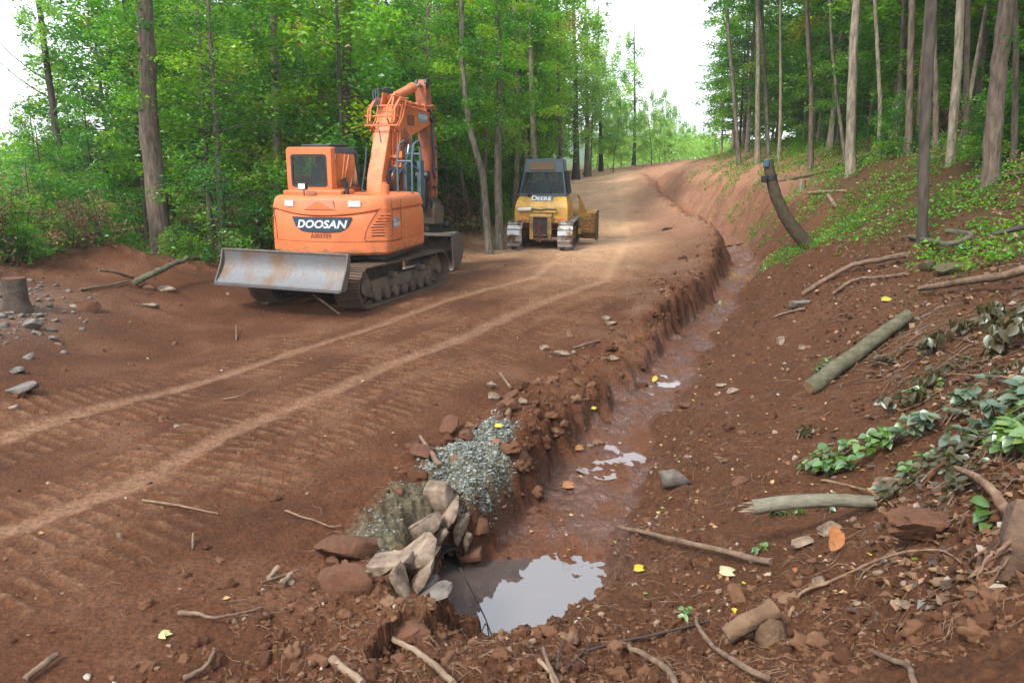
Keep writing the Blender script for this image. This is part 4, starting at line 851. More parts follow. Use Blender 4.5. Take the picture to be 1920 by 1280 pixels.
def crown_points(g, h0, h1, rad, nb, per, droop=.12, top=None, lowfull=.6, sprays=True, vj=1.0):
    """branch sprays: returns leaf centres, shade value and the branch polylines"""
    pts = []; rn = []; br = []
    for b in range(nb):
        f = (b+g.random())/nb; z = h0+(h1-h0)*f; a = b*2.4+g.normal(0, .4)
        prof = (lowfull+(1-lowfull)*math.sin(math.pi*min(f*1.2, 1)*.5))*(1 if f < .6 else 1-.75*((f-.6)/.4)**1.5)
        L = rad*prof*g.uniform(.55, 1.12); rise = g.uniform(.05, .45)
        end = []
        for k in range(6):
            t = k/5; end.append((math.cos(a)*L*t, math.sin(a)*L*t, z+rise*L*t-droop*L*t*t*2.2))
            a += g.normal(0, .05)
        br.append(end); E = np.array(end); c = g.beta(1.3, 1.7)
        m = int(per*L/rad*g.uniform(.6, 1.3)); t = g.uniform(.22, 1.04, m)**.8; i = np.clip((t*5).astype(int), 0, 4); fr = t*5-i
        P = E[i]*(1-fr)[:, None]+E[i+1]*fr[:, None]
        # side twigs carrying flat sprays
        tw = g.integers(0, 9, m); ta = a+(tw-4)*.5; tl = g.uniform(0, 1, m)*L*.34*(1.1-t*.5)
        P = P+np.stack([np.cos(ta)*tl, np.sin(ta)*tl, g.normal(0, .07*vj*rad/2.2, m)-.10*tl+.16*np.sin(tw*1.7+b)], 1)
        pts.append(P); rn.append(np.full(m, c))
    return np.concatenate(pts), np.concatenate(rn), br
def trunk_mb(g, pts, r0, r1, br=None, brk=.22, n=9, jit=.06, flare=1.35):
    m = MB(); k = len(pts); rad = [(r0+(r1-r0)*i/(k-1))*(flare if i == 0 else 1) for i in range(k)]
    m.tube(pts, rad, n, rnd=random, jit=jit)
    Z = [p[2] for p in pts]
    for e in br or []:
        z = e[0][2]; i = max(0, min(len(Z)-2, int(np.searchsorted(Z, z))-1)); t = min(1, max(0, (z-Z[i])/(Z[i+1]-Z[i]+1e-9))); ox = pts[i][0]*(1-t)+pts[i+1][0]*t; oy = pts[i][1]*(1-t)+pts[i+1][1]*t
        rb = (r0+(r1-r0)*min(1, z/Z[-1]))*brk*1.4; m.tube([(q[0]+ox, q[1]+oy, q[2]) for q in e], [max(.006, rb*(1-.85*j/(len(e)-1))) for j in range(len(e))], 4, cap=False)
    return m
PROTO = {}
def proto(key, h, h0, rad, nb, per, r0, leafsize, lm, bark, seed, lowfull=.6, tilt=.5, bend=.25, droop=.12, vj=1.0):
    g = np.random.default_rng(seed); P, rn, br = crown_points(g, h0, h, rad, nb, per, droop, lowfull=lowfull, vj=vj)
    bx, by = g.normal(0, bend, 2); pts = [(bx*math.sin(z/h*2.2)*(z/h), by*math.sin(z/h*2.6)*(z/h), z) for z in [-.4]+[h*i/9 for i in range(1, 10)]]; pts[0] = (0, 0, -.4)
    zz = np.clip(P[:, 2], 0, h); P[:, 0] += bx*np.sin(zz/h*2.2)*(zz/h); P[:, 1] += by*np.sin(zz/h*2.6)*(zz/h)
    cm = leaf_mesh('crown', P, leafsize, tilt, rnd=rn, mt=lm, seed=seed)
    tm = trunk_mb(g, pts, r0, r0*.3, br).mesh('trunk'); tm.materials.append(bark); PROTO[key] = (tm, cm)
# tall forest trees (kinds a-d), leafy edge trees (e-g), shrubs (s), slender sunlit trees (t)
proto('tall_a', 10.8, 2.6, 2.7, 52, 190, .15, .17, ML, MBARK, 1, .8)
proto('tall_b', 11.2, 2.6, 2.6, 56, 200, .13, .17, ML, MBARKP, 2, .7)
proto('tall_c', 10.2, 1.9, 2.8, 40, 260, .12, .16, MLY, MBARK, 3, 1., vj=2.5)
proto('tall_d', 10.6, 2.4, 2.4, 46, 190, .10, .17, ML, MBARKD, 4, .9)
proto('edge_e', 8.5, .8, 2.7, 44, 290, .09, .17, ML, MBARKD, 5, 1., vj=2.5)
proto('edge_f', 7.5, .5, 2.5, 54, 230, .08, .125, MLY, MBARKD, 6, 1.)
proto('edge_g', 9.5, 1.2, 2.9, 60, 220, .10, .16, ML2, MBARKD, 11, 1.)
proto('shrub_a', 2.6, .1, 1.3, 34, 110, .03, .11, ML, MBARKD, 7, 1.)
proto('shrub_b', 2.0, .05, 1.2, 30, 110, .025, .10, MLY, MBARKD, 8, 1.)
proto('shrub_c', 3.2, .1, 1.4, 36, 110, .035, .12, ML2, MBARKD, 9, 1.)
proto('dry_shrub', 2.2, .05, 1.1, 30, 60, .02, .10, MLD, MBARKD, 10, 1., tilt=.9)
proto('thin_t', 10, 1.2, 2.0, 26, 230, .07, .22, MLF, MBARKD, 12, 1., vj=4.5, tilt=.9, bend=.5)
proto('thin_u', 11, 2.4, 2.2, 28, 280, .08, .21, MLF, MBARK, 13, 1., vj=4.5, tilt=.9, bend=.5)
def plant(key, x, y, s, rz, label, cat, group, name, tilt=(0, 0), sz=None, bark=None, lmat=None, z=None):
    tm, cm = PROTO[key]; r = empty(name, (x, y, hz(x, y) if z is None else z), rz, label, cat, group); r.scale = (s, s, sz or s); r.rotation_euler = (tilt[0], tilt[1], rz)
    t = link('trunk' if cat != 'shrub' else 'stem', tm, r); c = link('crown' if cat != 'shrub' else 'foliage', cm, r)
    for o, mm in ((t, bark), (c, lmat)):
        if mm is not None: o.material_slots[0].link = 'OBJECT'; o.material_slots[0].material = mm
    return r
# --- prominent trees: trunks traced at their own distance, width in px at 1920
def custom_tree(pxs, Y, wpx, bark, crown, label, cscale=1, top=None, crown_z=None, name='tree', group=None, wtop=.62, nocrown=False, limbs=0):
    b = hit(*pxs[0]) if Y is None else None
    if Y is None: Y = b.y
    P = [at(px, py, Y) for px, py in pxs]; gz = hz(P[0].x, P[0].y)
    k = (P[1].x-P[0].x)/max(P[1].z-P[0].z, .1); P[0] = Vector((P[0].x-k*(P[0].z-gz), Y, gz)); base_ = P[0].copy()
    d = P[-1]-P[-2]; top = top or 11
    if P[-1].z-gz < top:
        dd_ = Vector((d.x, 0, d.z)).normalized(); L = top-(P[-1].z-gz); P.append(P[-1]+Vector((dd_.x*.5, .1, dd_.z))*L*.5); P.append(P[-1]+Vector((dd_.x*.2, .1, dd_.z))*L*.5)
    r0 = wpx/2/(FPX/math.hypot(Y, base_.x))
    pts = [tuple(p-base_) for p in P]; pts[0] = (pts[0][0], pts[0][1], -.35)
    # densify with slight wobble
    Q = []
    for a, c in zip(pts, pts[1:]):
        for i in range(4): Q.append(tuple(Vector(a).lerp(Vector(c), i/4)+Vector((random.gauss(0, r0*.05), random.gauss(0, r0*.05), 0))))
    Q.append(pts[-1]); m = MB(); rad = [r0*(1.0-(1-wtop)*min(1, max(q[2], 0)/7)-.25*max(0, (q[2]-7)/7)) for q in Q]; rad = [max(.02, r) for r in rad]; rad[0] *= 1.5; rad[1] *= 1.12
    m.tube(Q, rad, 14, rnd=random, jit=.07)
    for _ in range(limbs):
        z = random.uniform(2.2, 7); i = max(j for j in range(len(Q)) if Q[j][2] <= z); a = random.uniform(0, 6.28); L = random.uniform(.8, 2); m.tube([Vector(Q[i])+Vector((math.cos(a), math.sin(a), .5+.1*k))*L*k/4 for k in range(5)], [r0*.2*(1-k/5) for k in range(5)], 5, cap=False)
    r = empty(name, base_, 0, label, 'tree', group); m.build('trunk', bark, r, ang=60)
    if not nocrown:
        if Y < 35 and pxs[0][0] < 1070 and crown_z and top == 11: crown_z, cscale = 1.8, cscale*.72
        cm = PROTO[crown][1]; c = link('crown', cm, r); c.location = (pts[-3][0]*.6, pts[-3][1]*.6, (crown_z or 0)); c.scale = (cscale,)*3; c.rotation_euler[2] = random.uniform(0, 6.28)
    return r
B, BD, BB, BP = MBARK, MBARKD, MBARKB, MBARKP
CT = [
 # left of the road, from the left
 ([(126,345),(105,250),(88,120),(72,0)], 22.5, 13, BD, 'thin_t', 'thin dark tree leaning left against the open sky', dict(limbs=6, crown_z=4.4, cscale=.36, top=8.5)),
 ([(310,492),(292,360),(281,250),(276,130),(272,0)], 19.6, 36, BB, 'tall_a', 'thick brown-barked trunk standing at the road edge left of the orange machine', dict(crown_z=4, cscale=.8)),
 ([(522,380),(519,250),(516,120),(511,0)], 23.0, 18, BP, 'tall_a', 'straight grey trunk directly behind the orange machine cab', dict(crown_z=4, cscale=.9)),
 ([(650,360),(646,200),(650,100),(655,0)], 24.5, 24, BB, 'tall_c', 'brown trunk between the cab and the raised boom', dict(crown_z=4, cscale=.9)),
 ([(722,380),(716,200),(712,100),(706,0)], 27, 10, B, 'tall_a', 'slim trunk wrapped in dead brown leaves behind the boom', dict(crown_z=4, cscale=.9)),
 ([(915,432),(905,330),(880,240),(866,120),(866,30),(864,0)], 24.0, 14, B, 'tall_d', 'curving grey trunk nearest the left of the yellow machine, leaning left', dict(crown_z=2.2, cscale=.6, top=8.5)),
 ([(936,412),(933,300),(938,150),(934,60),(932,0)], 25.2, 16, B, 'tall_b', 'straight grey trunk just left of the yellow machine cab', dict(crown_z=2.4, cscale=.6, top=8.5)),
 ([(905,360),(912,250),(905,150),(900,0)], 28.5, 11, B, 'tall_c', 'grey trunk between the curving trunk and the straight one', dict(crown_z=4, cscale=.8)),
 ([(870,350),(850,240),(838,120),(820,0)], 29, 9, B, 'tall_c', 'thin left-leaning trunk above the bucket', dict(crown_z=4, cscale=.8)),
 ([(967,330),(972,220),(970,100),(962,0)], 33, 11, BP, 'tall_b', 'first slim pale trunk behind the dark blue cab', dict(crown_z=5)),
 ([(985,325),(984,200),(978,60),(975,0)], 34, 10, BP, 'tall_b', 'second slim pale trunk behind the dark blue cab', dict(crown_z=5)),
 ([(1002,322),(998,200),(994,80),(990,0)], 32, 13, BP, 'tall_a', 'tall pale trunk rising from the roof of the dark blue cab', dict(crown_z=5)),
 ([(1052,320),(1048,200),(1046,60),(1044,0)], 38, 9, B, 'tall_c', 'slim trunk just right of the dark blue cab', dict(crown_z=5)),
 ([(1080,330),(1080,200),(1076,60),(1075,0)], 60, 12, BD, 'thin_u', 'dark trunk at the top of the road beside the brush', dict(crown_z=3, top=15)),
 ([(1101,335),(1101,200),(1098,60),(1098,0)], 62, 9, B, 'thin_u', 'slender trunk near the end of the left wood, crown against the sky', dict(crown_z=3, top=14, cscale=.75)),
 ([(1127,322),(1126,240),(1123,150),(1122,60)], 66, 8, BD, 'thin_t', 'dark slender trunk last in the left wood, against the sky', dict(crown_z=1, top=12.5, wtop=.5, cscale=.72)),
 ([(1188,326),(1190,250),(1190,150),(1189,85)], 70, 7, BD, 'thin_u', 'lone slender tree with loose crown standing against the white sky', dict(crown_z=.6, cscale=.9, top=12, wtop=.4)),
 # right of the ditch
 ([(1386,290),(1376,180),(1368,90),(1362,0)], 39, 8, B, 'tall_b', 'leftmost slim trunk at the corner of the right wood', dict(crown_z=3.5)),
 ([(1421,284),(1421,180),(1422,90),(1420,0)], 36.5, 10, BP, 'tall_b', 'pale slim trunk above the top of the red bank', dict(crown_z=4)),
 ([(1441,280),(1436,180),(1432,90),(1428,0)], 37, 8, B, 'tall_a', 'slim trunk just right of the pale one above the red bank', dict(crown_z=4)),
 ([(1462,286),(1464,180),(1463,0)], 34, 6, BP, 'tall_b', 'very thin straight trunk behind the curved stump', dict(crown_z=4)),
 ([(1521,280),(1522,180),(1516,90),(1512,0)], 30, 9, BB, 'tall_a', 'brown trunk with dry twigs in the right wood', dict(crown_z=4)),
 ([(1580,245),(1568,170),(1560,90)], 27, 6, B, 'tall_d', 'thin slanting trunk in the right wood', dict(crown_z=4)),
 ([(1596,292),(1596,200),(1600,100),(1606,0)], 22.5, 17, BP, 'tall_a', 'pale thick trunk at the forest edge beyond the cut logs', dict(crown_z=4.5, cscale=.8)),
 ([(1651,290),(1650,180),(1645,90),(1640,0)], 23, 7, BP, 'tall_c', 'thin pale trunk beside leafy branches in the right wood', dict(crown_z=4)),
 ([(1705,292),(1706,180),(1708,90),(1710,0)], 21.5, 12, BB, 'tall_a', 'reddish brown trunk behind the dark foreground sapling', dict(crown_z=4.5)),
 ([(1719,285),(1726,180),(1734,90),(1741,0)], 22, 11, BB, 'tall_b', 'brown trunk leaning right behind the dark sapling', dict(crown_z=4.5)),
 ([(1733,447),(1731,330),(1736,200),(1742,100),(1748,0)], 13.1, 17, BD, 'tall_d', 'dark speckled sapling trunk standing nearest, on the right bank', dict(crown_z=5, cscale=.5, wtop=.85)),
 ([(1757,290),(1755,180),(1752,90),(1751,0)], 21, 9, BB, 'tall_d', 'slim brown trunk just right of the dark sapling', dict(crown_z=4.5)),
 ([(1783,315),(1788,220),(1796,120),(1801,0)], 18.5, 15, BP, 'tall_a', 'pale right-leaning trunk right of the dark sapling', dict(crown_z=4.8, cscale=.8)),
 ([(1809,312),(1811,220),(1813,120),(1815,0)], 19, 9, BB, 'tall_c', 'slim straight brown trunk left of the thickest right trunk', dict(crown_z=4.5)),
 ([(1832,220),(1840,120),(1850,0)], 24, 13, B, 'tall_b', 'grey trunk half hidden behind the thickest right trunk', dict(crown_z=4.5)),
 ([(1858,332),(1864,220),(1874,120),(1888,0)], 15.2, 26, BB, 'tall_a', 'thickest trunk in the right wood, near the picture edge', dict(crown_z=5.2, cscale=.7, wtop=.8)),
 ([(1904,320),(1903,200),(1905,100),(1904,0)], 16, 9, BB, 'tall_d', 'slim brown trunk at the right edge of the picture', dict(crown_z=5, cscale=.7)),
]
for pxs, Y, wpx, bk, cr, lab, kw in CT: custom_tree(pxs, Y, wpx, bk, cr, lab, **kw)
# --- the woods
occ = [tuple(at(p[0][0][0], p[0][0][1], p[1]).xy) for p in CT]
def free(x, y, d):
    for a in occ:
        if (a[0]-x)**2+(a[1]-y)**2 < d*d: return False
    return True
def ledge_x(y): return float(np.interp(y, LEDGE[:, 1], LEDGE[:, 0]))
def redge_x(y): return float(np.interp(y, [8, 12, 15, 20, 25, 31, 38, 50, 70, 95], [9.5, 9.2, 9.6, 9.9, 11.0, 11.8, 13, 15.5, 20.5, 27]))
def az(x, y): return 960+FPX*x/y*.975
n = 0; tries = 0
while n < 100 and tries < 4000:
    tries += 1; y = 19+random.random()**1.2*46; e = ledge_x(y)-1.3-(1.2 if y < 24 else 0)
    if y < 24 and y > 17: e = min(e, -7)
    x = e-random.random()**1.5*26
    px = az(x, y)
    if px < -260 or not free(x, y, 1.7): continue
    if px < 290 and y > 15 and px > -600: continue          # open sky corner
    if px < 330 and y < 27: continue
    if px > 1040 and y < 50: continue
    occ.append((x, y)); n += 1
    k = random.choice(['tall_a', 'tall_b', 'tall_c', 'tall_d', 'tall_a', 'tall_c']); s = random.uniform(.8, 1.15)*(.78 if y < 33 else 1)
    plant(k, x, y, s, random.uniform(0, 6.28), 'slender green tree deep in the dense wood left of the road', 'tree', 'trees of the wood left of the road', 'tree', (random.gauss(0, .03), random.gauss(0, .03)))
n = 0; tries = 0
while n < 42 and tries < 3000:                                  # leafy front of the left wood
    tries += 1; y = 17.5+random.random()*26; e = ledge_x(y)-2.2; x = e-random.random()**1.3*12; px = az(x, y)
    if px < -150 or not free(x, y, 1.9): continue
    if abs(px-880) < 75 and y < 31: continue
    s = random.uniform(.65, 1.0)
    if 225 < px < 365 and y < 22: continue
    if px < 190: s = min(s, (.06+.0012*max(px, 0))*2.2*y/22+.22)
    if px < 235: s = min(s, (2.35+.087*y)/9.5)
    if y < 19.5: s *= .75
    if px > 900: s *= .7
    occ.append((x, y)); n += 1
    plant(random.choice(['edge_e', 'edge_f', 'edge_g', 'edge_e']), x, y, s, random.uniform(0, 6.28), 'leafy young tree filling the front of the wood left of the road', 'tree', 'young trees along the left edge of the wood', 'young_tree')
n = 0; tries = 0
while n < 90 and tries < 4000:
    tries += 1; y = 12+random.random()**1.1*56; e = redge_x(y)+.6; x = e+random.random()**1.3*24; px = az(x, y)
    if px > 2250 or not free(x, y, 1.7): continue
    if y < 20 and px < 1900: continue
    if y < 33 and px < 1420: continue
    if px < 1345: continue
    occ.append((x, y)); n += 1
    k = random.choice(['tall_b', 'tall_a', 'tall_b', 'tall_d', 'tall_a']); s = random.uniform(.8, 1.1)
    plant(k, x, y, s, random.uniform(0, 6.28), 'tall slim tree inside the shady wood right of the ditch', 'tree', 'trees of the wood right of the ditch', 'tree', (random.gauss(0, .03), random.gauss(0, .03)), bark=random.choice([MBARKP, MBARKB, MBARK]))
n = 0; tries = 0
while n < 44 and tries < 3000:
    tries += 1; y = 19+random.random()*34; e = redge_x(y)+1.2; x = e+random.random()*12; px = az(x, y)
    if px > 2100 or px < 1345 or not free(x, y, 1.6): continue
    occ.append((x, y)); n += 1
    plant(random.choice(['edge_e', 'edge_g', 'edge_f', 'edge_g']), x, y, random.uniform(.5, .85), random.uniform(0, 6.28), 'leafy young tree under the tall trunks right of the ditch', 'tree', 'young trees under the right wood', 'young_tree', bark=MBARKP)
proto('pole_p', 11, 5.0, 1.6, 30, 150, .10, .16, ML, MBARKP, 21, .6)
for i in range(20):
    px = 850+i*12.5+random.uniform(-5, 5); y = 27+random.random()*22; x = (px-960)/FPX*y/.975
    if x > ledge_x(y)-1.0: y += 8; x = (px-960)/FPX*y/.975
    if x > ledge_x(y)-.8: continue
    plant('pole_p', x, y, random.uniform(.75, 1.0), random.uniform(0, 6.28), 'bare-stemmed slender pale trunk in the stand behind the yellow machine', 'tree', 'slender pale trunks behind the yellow machine', 'tree', (random.gauss(0, .035), random.gauss(0, .035)))
for i in range(26):
    px = 1345+i*23+random.uniform(-9, 9); y = 21+random.random()*18; x = (px-960)/FPX*y/.975
    if x < redge_x(y)+.4: y = 38; x = (px-960)/FPX*y/.975
    if x < redge_x(y)+.2 or not free(x, y, .8): continue
    plant('pole_p', x, y, random.uniform(.6, .95), random.uniform(0, 6.28), 'thin bare-stemmed trunk in the stand right of the ditch', 'tree', 'thin bare trunks right of the ditch', 'tree', (random.gauss(0, .03), random.gauss(0, .03)))
# shrubs: left edge, right edge
n = 0
while n < 80:
    y = 13.5+random.random()*30; x = ledge_x(y)-.8-random.random()**1.5*4.5; px = az(x, y)
    if px < -120: n += 1; continue
    n += 1
    if 820 < px < 950 and y < 27: key, s = 'dry_shrub', random.uniform(.5, .8)
    elif px > 1010: key, s = random.choice([('dry_shrub', .5), ('shrub_b', .5), ('shrub_a', .5)])
    else: key, s = random.choice(['shrub_a', 'shrub_b', 'shrub_c', 'shrub_b', 'dry_shrub']), random.uniform(.5, .95)
    if 245 < px < 350 and y < 21.5: continue
    if y < 19: s *= .75
    plant(key, x, y, s, random.uniform(0, 6.28), 'dry brown bush at the left edge of the road' if key == 'dry_shrub' else 'leafy green bush at the left edge of the road', 'shrub', 'dry bushes left of the road' if key == 'dry_shrub' else 'green bushes left of the road', 'shrub')
n = 0
while n < 46:
    y = 10.5+random.random()*30; x = redge_x(y)-.2+random.random()**1.2*5; px = az(x, y)
    n += 1
    if px > 2050 or px < 1330: continue
    key, s = random.choice([('shrub_b', .42), ('shrub_a', .45), ('shrub_c', .42), ('shrub_c', .55), ('dry_shrub', .45)])
    plant(key, x, y, s*random.uniform(.75, 1.25), random.uniform(0, 6.28), 'low brown bush under the trees right of the ditch' if key == 'dry_shrub' else 'low green bush under the trees right of the ditch', 'shrub', 'low dry bushes right of the ditch' if key == 'dry_shrub' else 'low green bushes right of the ditch', 'shrub')
for i in range(22):
    px = -30+i*13.5; y = random.uniform(14.6, 17.6); x = (px-960)/FPX*y/.975
    if x > ledge_x(y)-.15 or 225 < px < 262: continue
    plant(random.choice(['shrub_a', 'shrub_c', 'dry_shrub', 'shrub_a']), x, y, random.uniform(.28, .5), random.uniform(0, 6.28), 'small bush growing on the soil berm at the left', 'shrub', 'small bushes on the left berm', 'shrub')
# slender sunlit trees beyond the end of the road
for i, (px, y, s) in enumerate([(1150, 64, .7), (1165, 75, .75), (1206, 78, .6), (1222, 66, .72), (1236, 80, .9), (1247, 70, .55), (1262, 84, .75), (1276, 90, .65), (1290, 100, .7), (1210, 95, .8), (1180, 98, .9), (1250, 105, .8), (1140, 90, .9), (1300, 110, .6), (1228, 112, .8), (1120, 75, .9), (1108, 62, .9), (1320, 95, .5), (1333, 78, .5)]):
    p = at(px, 300, y); plant(random.choice(['thin_t', 'thin_u']), p.x, y, s*(.95 if px < 1130 else .72), i*1.3, 'thin pale green tree in the bright gap beyond the end of the road', 'tree', 'thin trees beyond the end of the road', 'tree')
for i, (px, y, s) in enumerate([(1385, 44, .8), (1372, 50, .9), (1400, 42, .85), (1375, 58, 1.0), (1352, 70, .8), (1392, 52, .9)]):
    p = at(px, 300, y); plant(['edge_g', 'tall_b', 'tall_a'][i % 3], p.x, y, s, i*2.1, 'bushy tree forming the corner of the right wood against the sky', 'tree', 'corner trees of the right wood', 'tree')
# far woods and hills
def mass(name, x0, x1, y0, y1, hmax, n, size, seed, lab, mt, hfun=None, mid=None):
    g = np.random.default_rng(seed); x = g.uniform(x0, x1, n); y = g.uniform(y0, y1, n)
    cx = fbm(x, y, .18, 2, seed); top = hmax*(.72+.5*cx); z = H(x, y)+np.abs(top)*g.random(n)**.6
    if hfun is not None: k = hfun(x, y); x, y, z = x[k], y[k], z[k]
    me = leaf_mesh(name, np.stack([x, y, z], 1), size, .8, rnd=np.clip(.5+.6*fbm(x, z*1.5, .5, 3, seed+3)+.15*cx[:len(x)] if hfun is None else .5+.6*fbm(x, z*1.5, .5, 3, seed+3), 0, 1), mt=mt, seed=seed)
    return tag(link(name, me), lab, None, None, 'stuff')
mass('distant_woods', -60, 10, 66, 96, 13, 26000, .75, 31, 'hazy mass of green trees closing the view behind the left wood', ML, lambda x, y: (x < np.interp(y, [60, 96], [3, 9])) & (az_np(x, y) > 120)) if False else None
def az_np(x, y): return 960+FPX*x/y*.975
mass('distant_woods', -48, 8, 62, 80, 12, 22000, .6, 31, 'hazy mass of green trees closing the view behind the left wood', ML, lambda x, y: (x < np.interp(y, [62, 80], [2.5, 6])) & (az_np(x, y) > 290))
mass('distant_woods', 19, 90, 66, 82, 13, 22000, .6, 32, 'dark mass of trees closing the view behind the right wood', ML2, lambda x, y: az_np(x, y) > 1375)
mass('distant_woods', -60, -14, 34, 60, 3.6, 9000, .35, 35, 'low leafy thicket under the open sky at far left', ML, lambda x, y: az_np(x, y) < 330)
mass('distant_thicket', 2, 34, 64, 125, 3.2, 26000, .36, 33, 'sunlit bright green brush beyond the end of the road', MLF, lambda x, y: (az_np(x, y) > 1090) & (az_np(x, y) < 1360) & (y > 66+(az_np(x, y)-1100)*.04))
g = np.random.default_rng(40); nx_, ny_ = 120, 24; X, Y = np.meshgrid(np.linspace(-160, 330, nx_), np.linspace(230, 420, ny_)); Zh = 1.5+21*np.sin(np.clip((Y-230)/190, 0, 1)*math.pi/2)*(.45+.25*fbm(X, Y, .011, 3, 5)+.16*sstep(100, 20, X))+1.2*fbm(X, Y, .2, 3, 9)
idx = np.arange(nx_*ny_).reshape(ny_, nx_); me = npmesh('hills', np.stack([X, Y, Zh], -1).reshape(-1, 3), np.stack([idx[:-1, :-1], idx[:-1, 1:], idx[1:, 1:], idx[1:, :-1]], -1).reshape(-1, 4))
tag(link('hills', me, None, mat('wooded_hill', (.05, .11, .05), 1, col2=(.02, .05, .025), vscale=.25, bump=1, bscale=.4)), 'low wooded hill on the horizon', None, None, 'structure')
# ground cover on the banks: low broad leaves and grass
def cover(name, n, fx, size, mt, seed, lab, mask, tilt=.8, hgt=.22):
    g = np.random.default_rng(seed); x, y = fx(g, n); k = mask(x, y, g); x, y = x[k], y[k]; z = H(x, y)+g.random(len(x))**1.3*hgt*(.5+1.0*np.clip(fbm(x, y, .8, 2, seed)+.4, 0, 1))+.02
    me = leaf_mesh(name, np.stack([x, y, z], 1), size, tilt, rnd=np.clip(.45+.7*fbm(x, y, 1.2, 3, seed+1), 0, 1), mt=mt, seed=seed); return tag(link(name, me), lab, None, None, 'stuff')
def rightmask(x, y, g):
    d = x-np.interp(y, [6, 9, 12, 16, 20, 24, 30, 40, 50], [7.4, 6.2, 6.3, 6.8, 6.4, 7.8, 8.7, 9.3, 10.0]); v = fbm(x, y, .55, 3, 90)+.45*fbm(x, y, 2.4, 2, 91)
    return (d > -.5+.5*v) & (v > -.16+.4*np.exp(-np.maximum(d, 0)/1.5)-.45*np.exp(-((x-6.6)**2+(y-18.8)**2)/2.2)) & (az_np(x, np.maximum(y, 1)) < 2100)
cover('ground_cover', 120000, lambda g, n: (5+g.random(n)*15, 7+g.random(n)**1.2*38), .075, ML, 50, 'low green herbs and seedlings covering the right bank', rightmask, hgt=.26)
cover('ground_cover', 42000, lambda g, n: (5+g.random(n)*15, 7+g.random(n)**1.2*38), .06, MLY, 51, 'patches of bright yellow-green herbs on the right bank', rightmask, hgt=.16)
def leftmask(x, y, g): e = np.interp(y, LEDGE[:, 1], LEDGE[:, 0]); v = fbm(x, y, .6, 3, 95); return (x < e-.45+.8*v) & (v > -.3)
cover('ground_cover', 30000, lambda g, n: (-15+g.random(n)*20, 11+g.random(n)*38), .10, ML, 52, 'low green plants along the left edge of the road', leftmask, hgt=.4)
# ---------------------------------------------------------------- stones, sticks, stumps, leaves
import bmesh
def ico(n):
    bm = bmesh.new(); bmesh.ops.create_icosphere(bm, subdivisions=n, radius=1); V = np.array([v.co[:] for v in bm.verts]); F = np.array([[v.index for v in f.verts] for f in bm.faces]); bm.free(); return V, F
ICO = {n: ico(n) for n in (1, 2, 3, 4)}
def rockV(seed, n=3, cuts=9, rough=.12, boxy=.0):
    V, F = ICO[n]; V = V.copy(); g = np.random.default_rng(seed)
    if boxy: V = np.sign(V)*np.abs(V)**(1-boxy); V /= np.abs(V).max(1).mean()
    off = Vector(g.uniform(-50, 50, 3))
    d = np.array([mnoise.noise(Vector(v)*1.1+off)+.5*mnoise.noise(Vector(v)*2.6+off)+.3*mnoise.noise(Vector(v)*6+off) for v in V]); V *= (1+rough*2.2*d)[:, None]
    for _ in range(cuts):
        nrm = g.normal(size=3); nrm /= np.linalg.norm(nrm); h = g.uniform(.55, .85); s = V@nrm; k = s > h; V[k] -= nrm*(s[k]-h)[:, None]*.93
    return V, F
MST = mat('tan_sandstone', (.22, .165, .12), .88, col2=(.075, .05, .034), vscale=9, bump=.5, bscale=18, lo=.38, hi=.6, spec=.25)
MSTB = mat('brown_stone', (.125, .058, .034), .9, col2=(.075, .036, .022), vscale=5, bump=.8, bscale=24, spec=.2)
MSTP = mat('pale_stone', (.27, .21, .155), .85, col2=(.10, .068, .048), vscale=9, bump=.5, bscale=20, spec=.25)
MSTG = mat('grey_stone', (.17, .155, .14), .85, col2=(.085, .07, .058), vscale=6, bump=.6, bscale=20, spec=.25)
MMOSS = mat('mossy_stone', (.065, .075, .02), .95, col2=(.08, .065, .05), vscale=4, bump=.8, bscale=20, spec=.1)
def rock(px, py, wpx, hpx, ang, mt, label, name='stone', group=None, seed=None, deep=.75, sink=.25, up=0, boxy=.35, dist=None, yaw=0, cuts=9, n=3, rough=.10):
    p = hit(px, py+hpx*.35) if dist is None else at(px, py, dist); t = (p-Vector((0, 0, CAMZ))).length; w_ = wpx/2*t/FPX; h_ = hpx/2*t/FPX
    seed = seed if seed is not None else int(px*7+py*13); V, F = rockV(seed, n, cuts, rough, boxy); V = V/np.abs(V).max(0)
    V = V*np.array([w_, max(w_*deep*.8, h_), h_]); me = npmesh(name, V, F, True); me.set_sharp_from_angle(angle=R(32)); o = link(name, me, None, mt)
    o.rotation_euler = (0, R(-ang), R(yaw)); o.location = (p.x, p.y+.02, p.z+h_*(1-sink*2)*(1 if dist is None else 0)+up)
    return tag(o, label, 'stone', group)
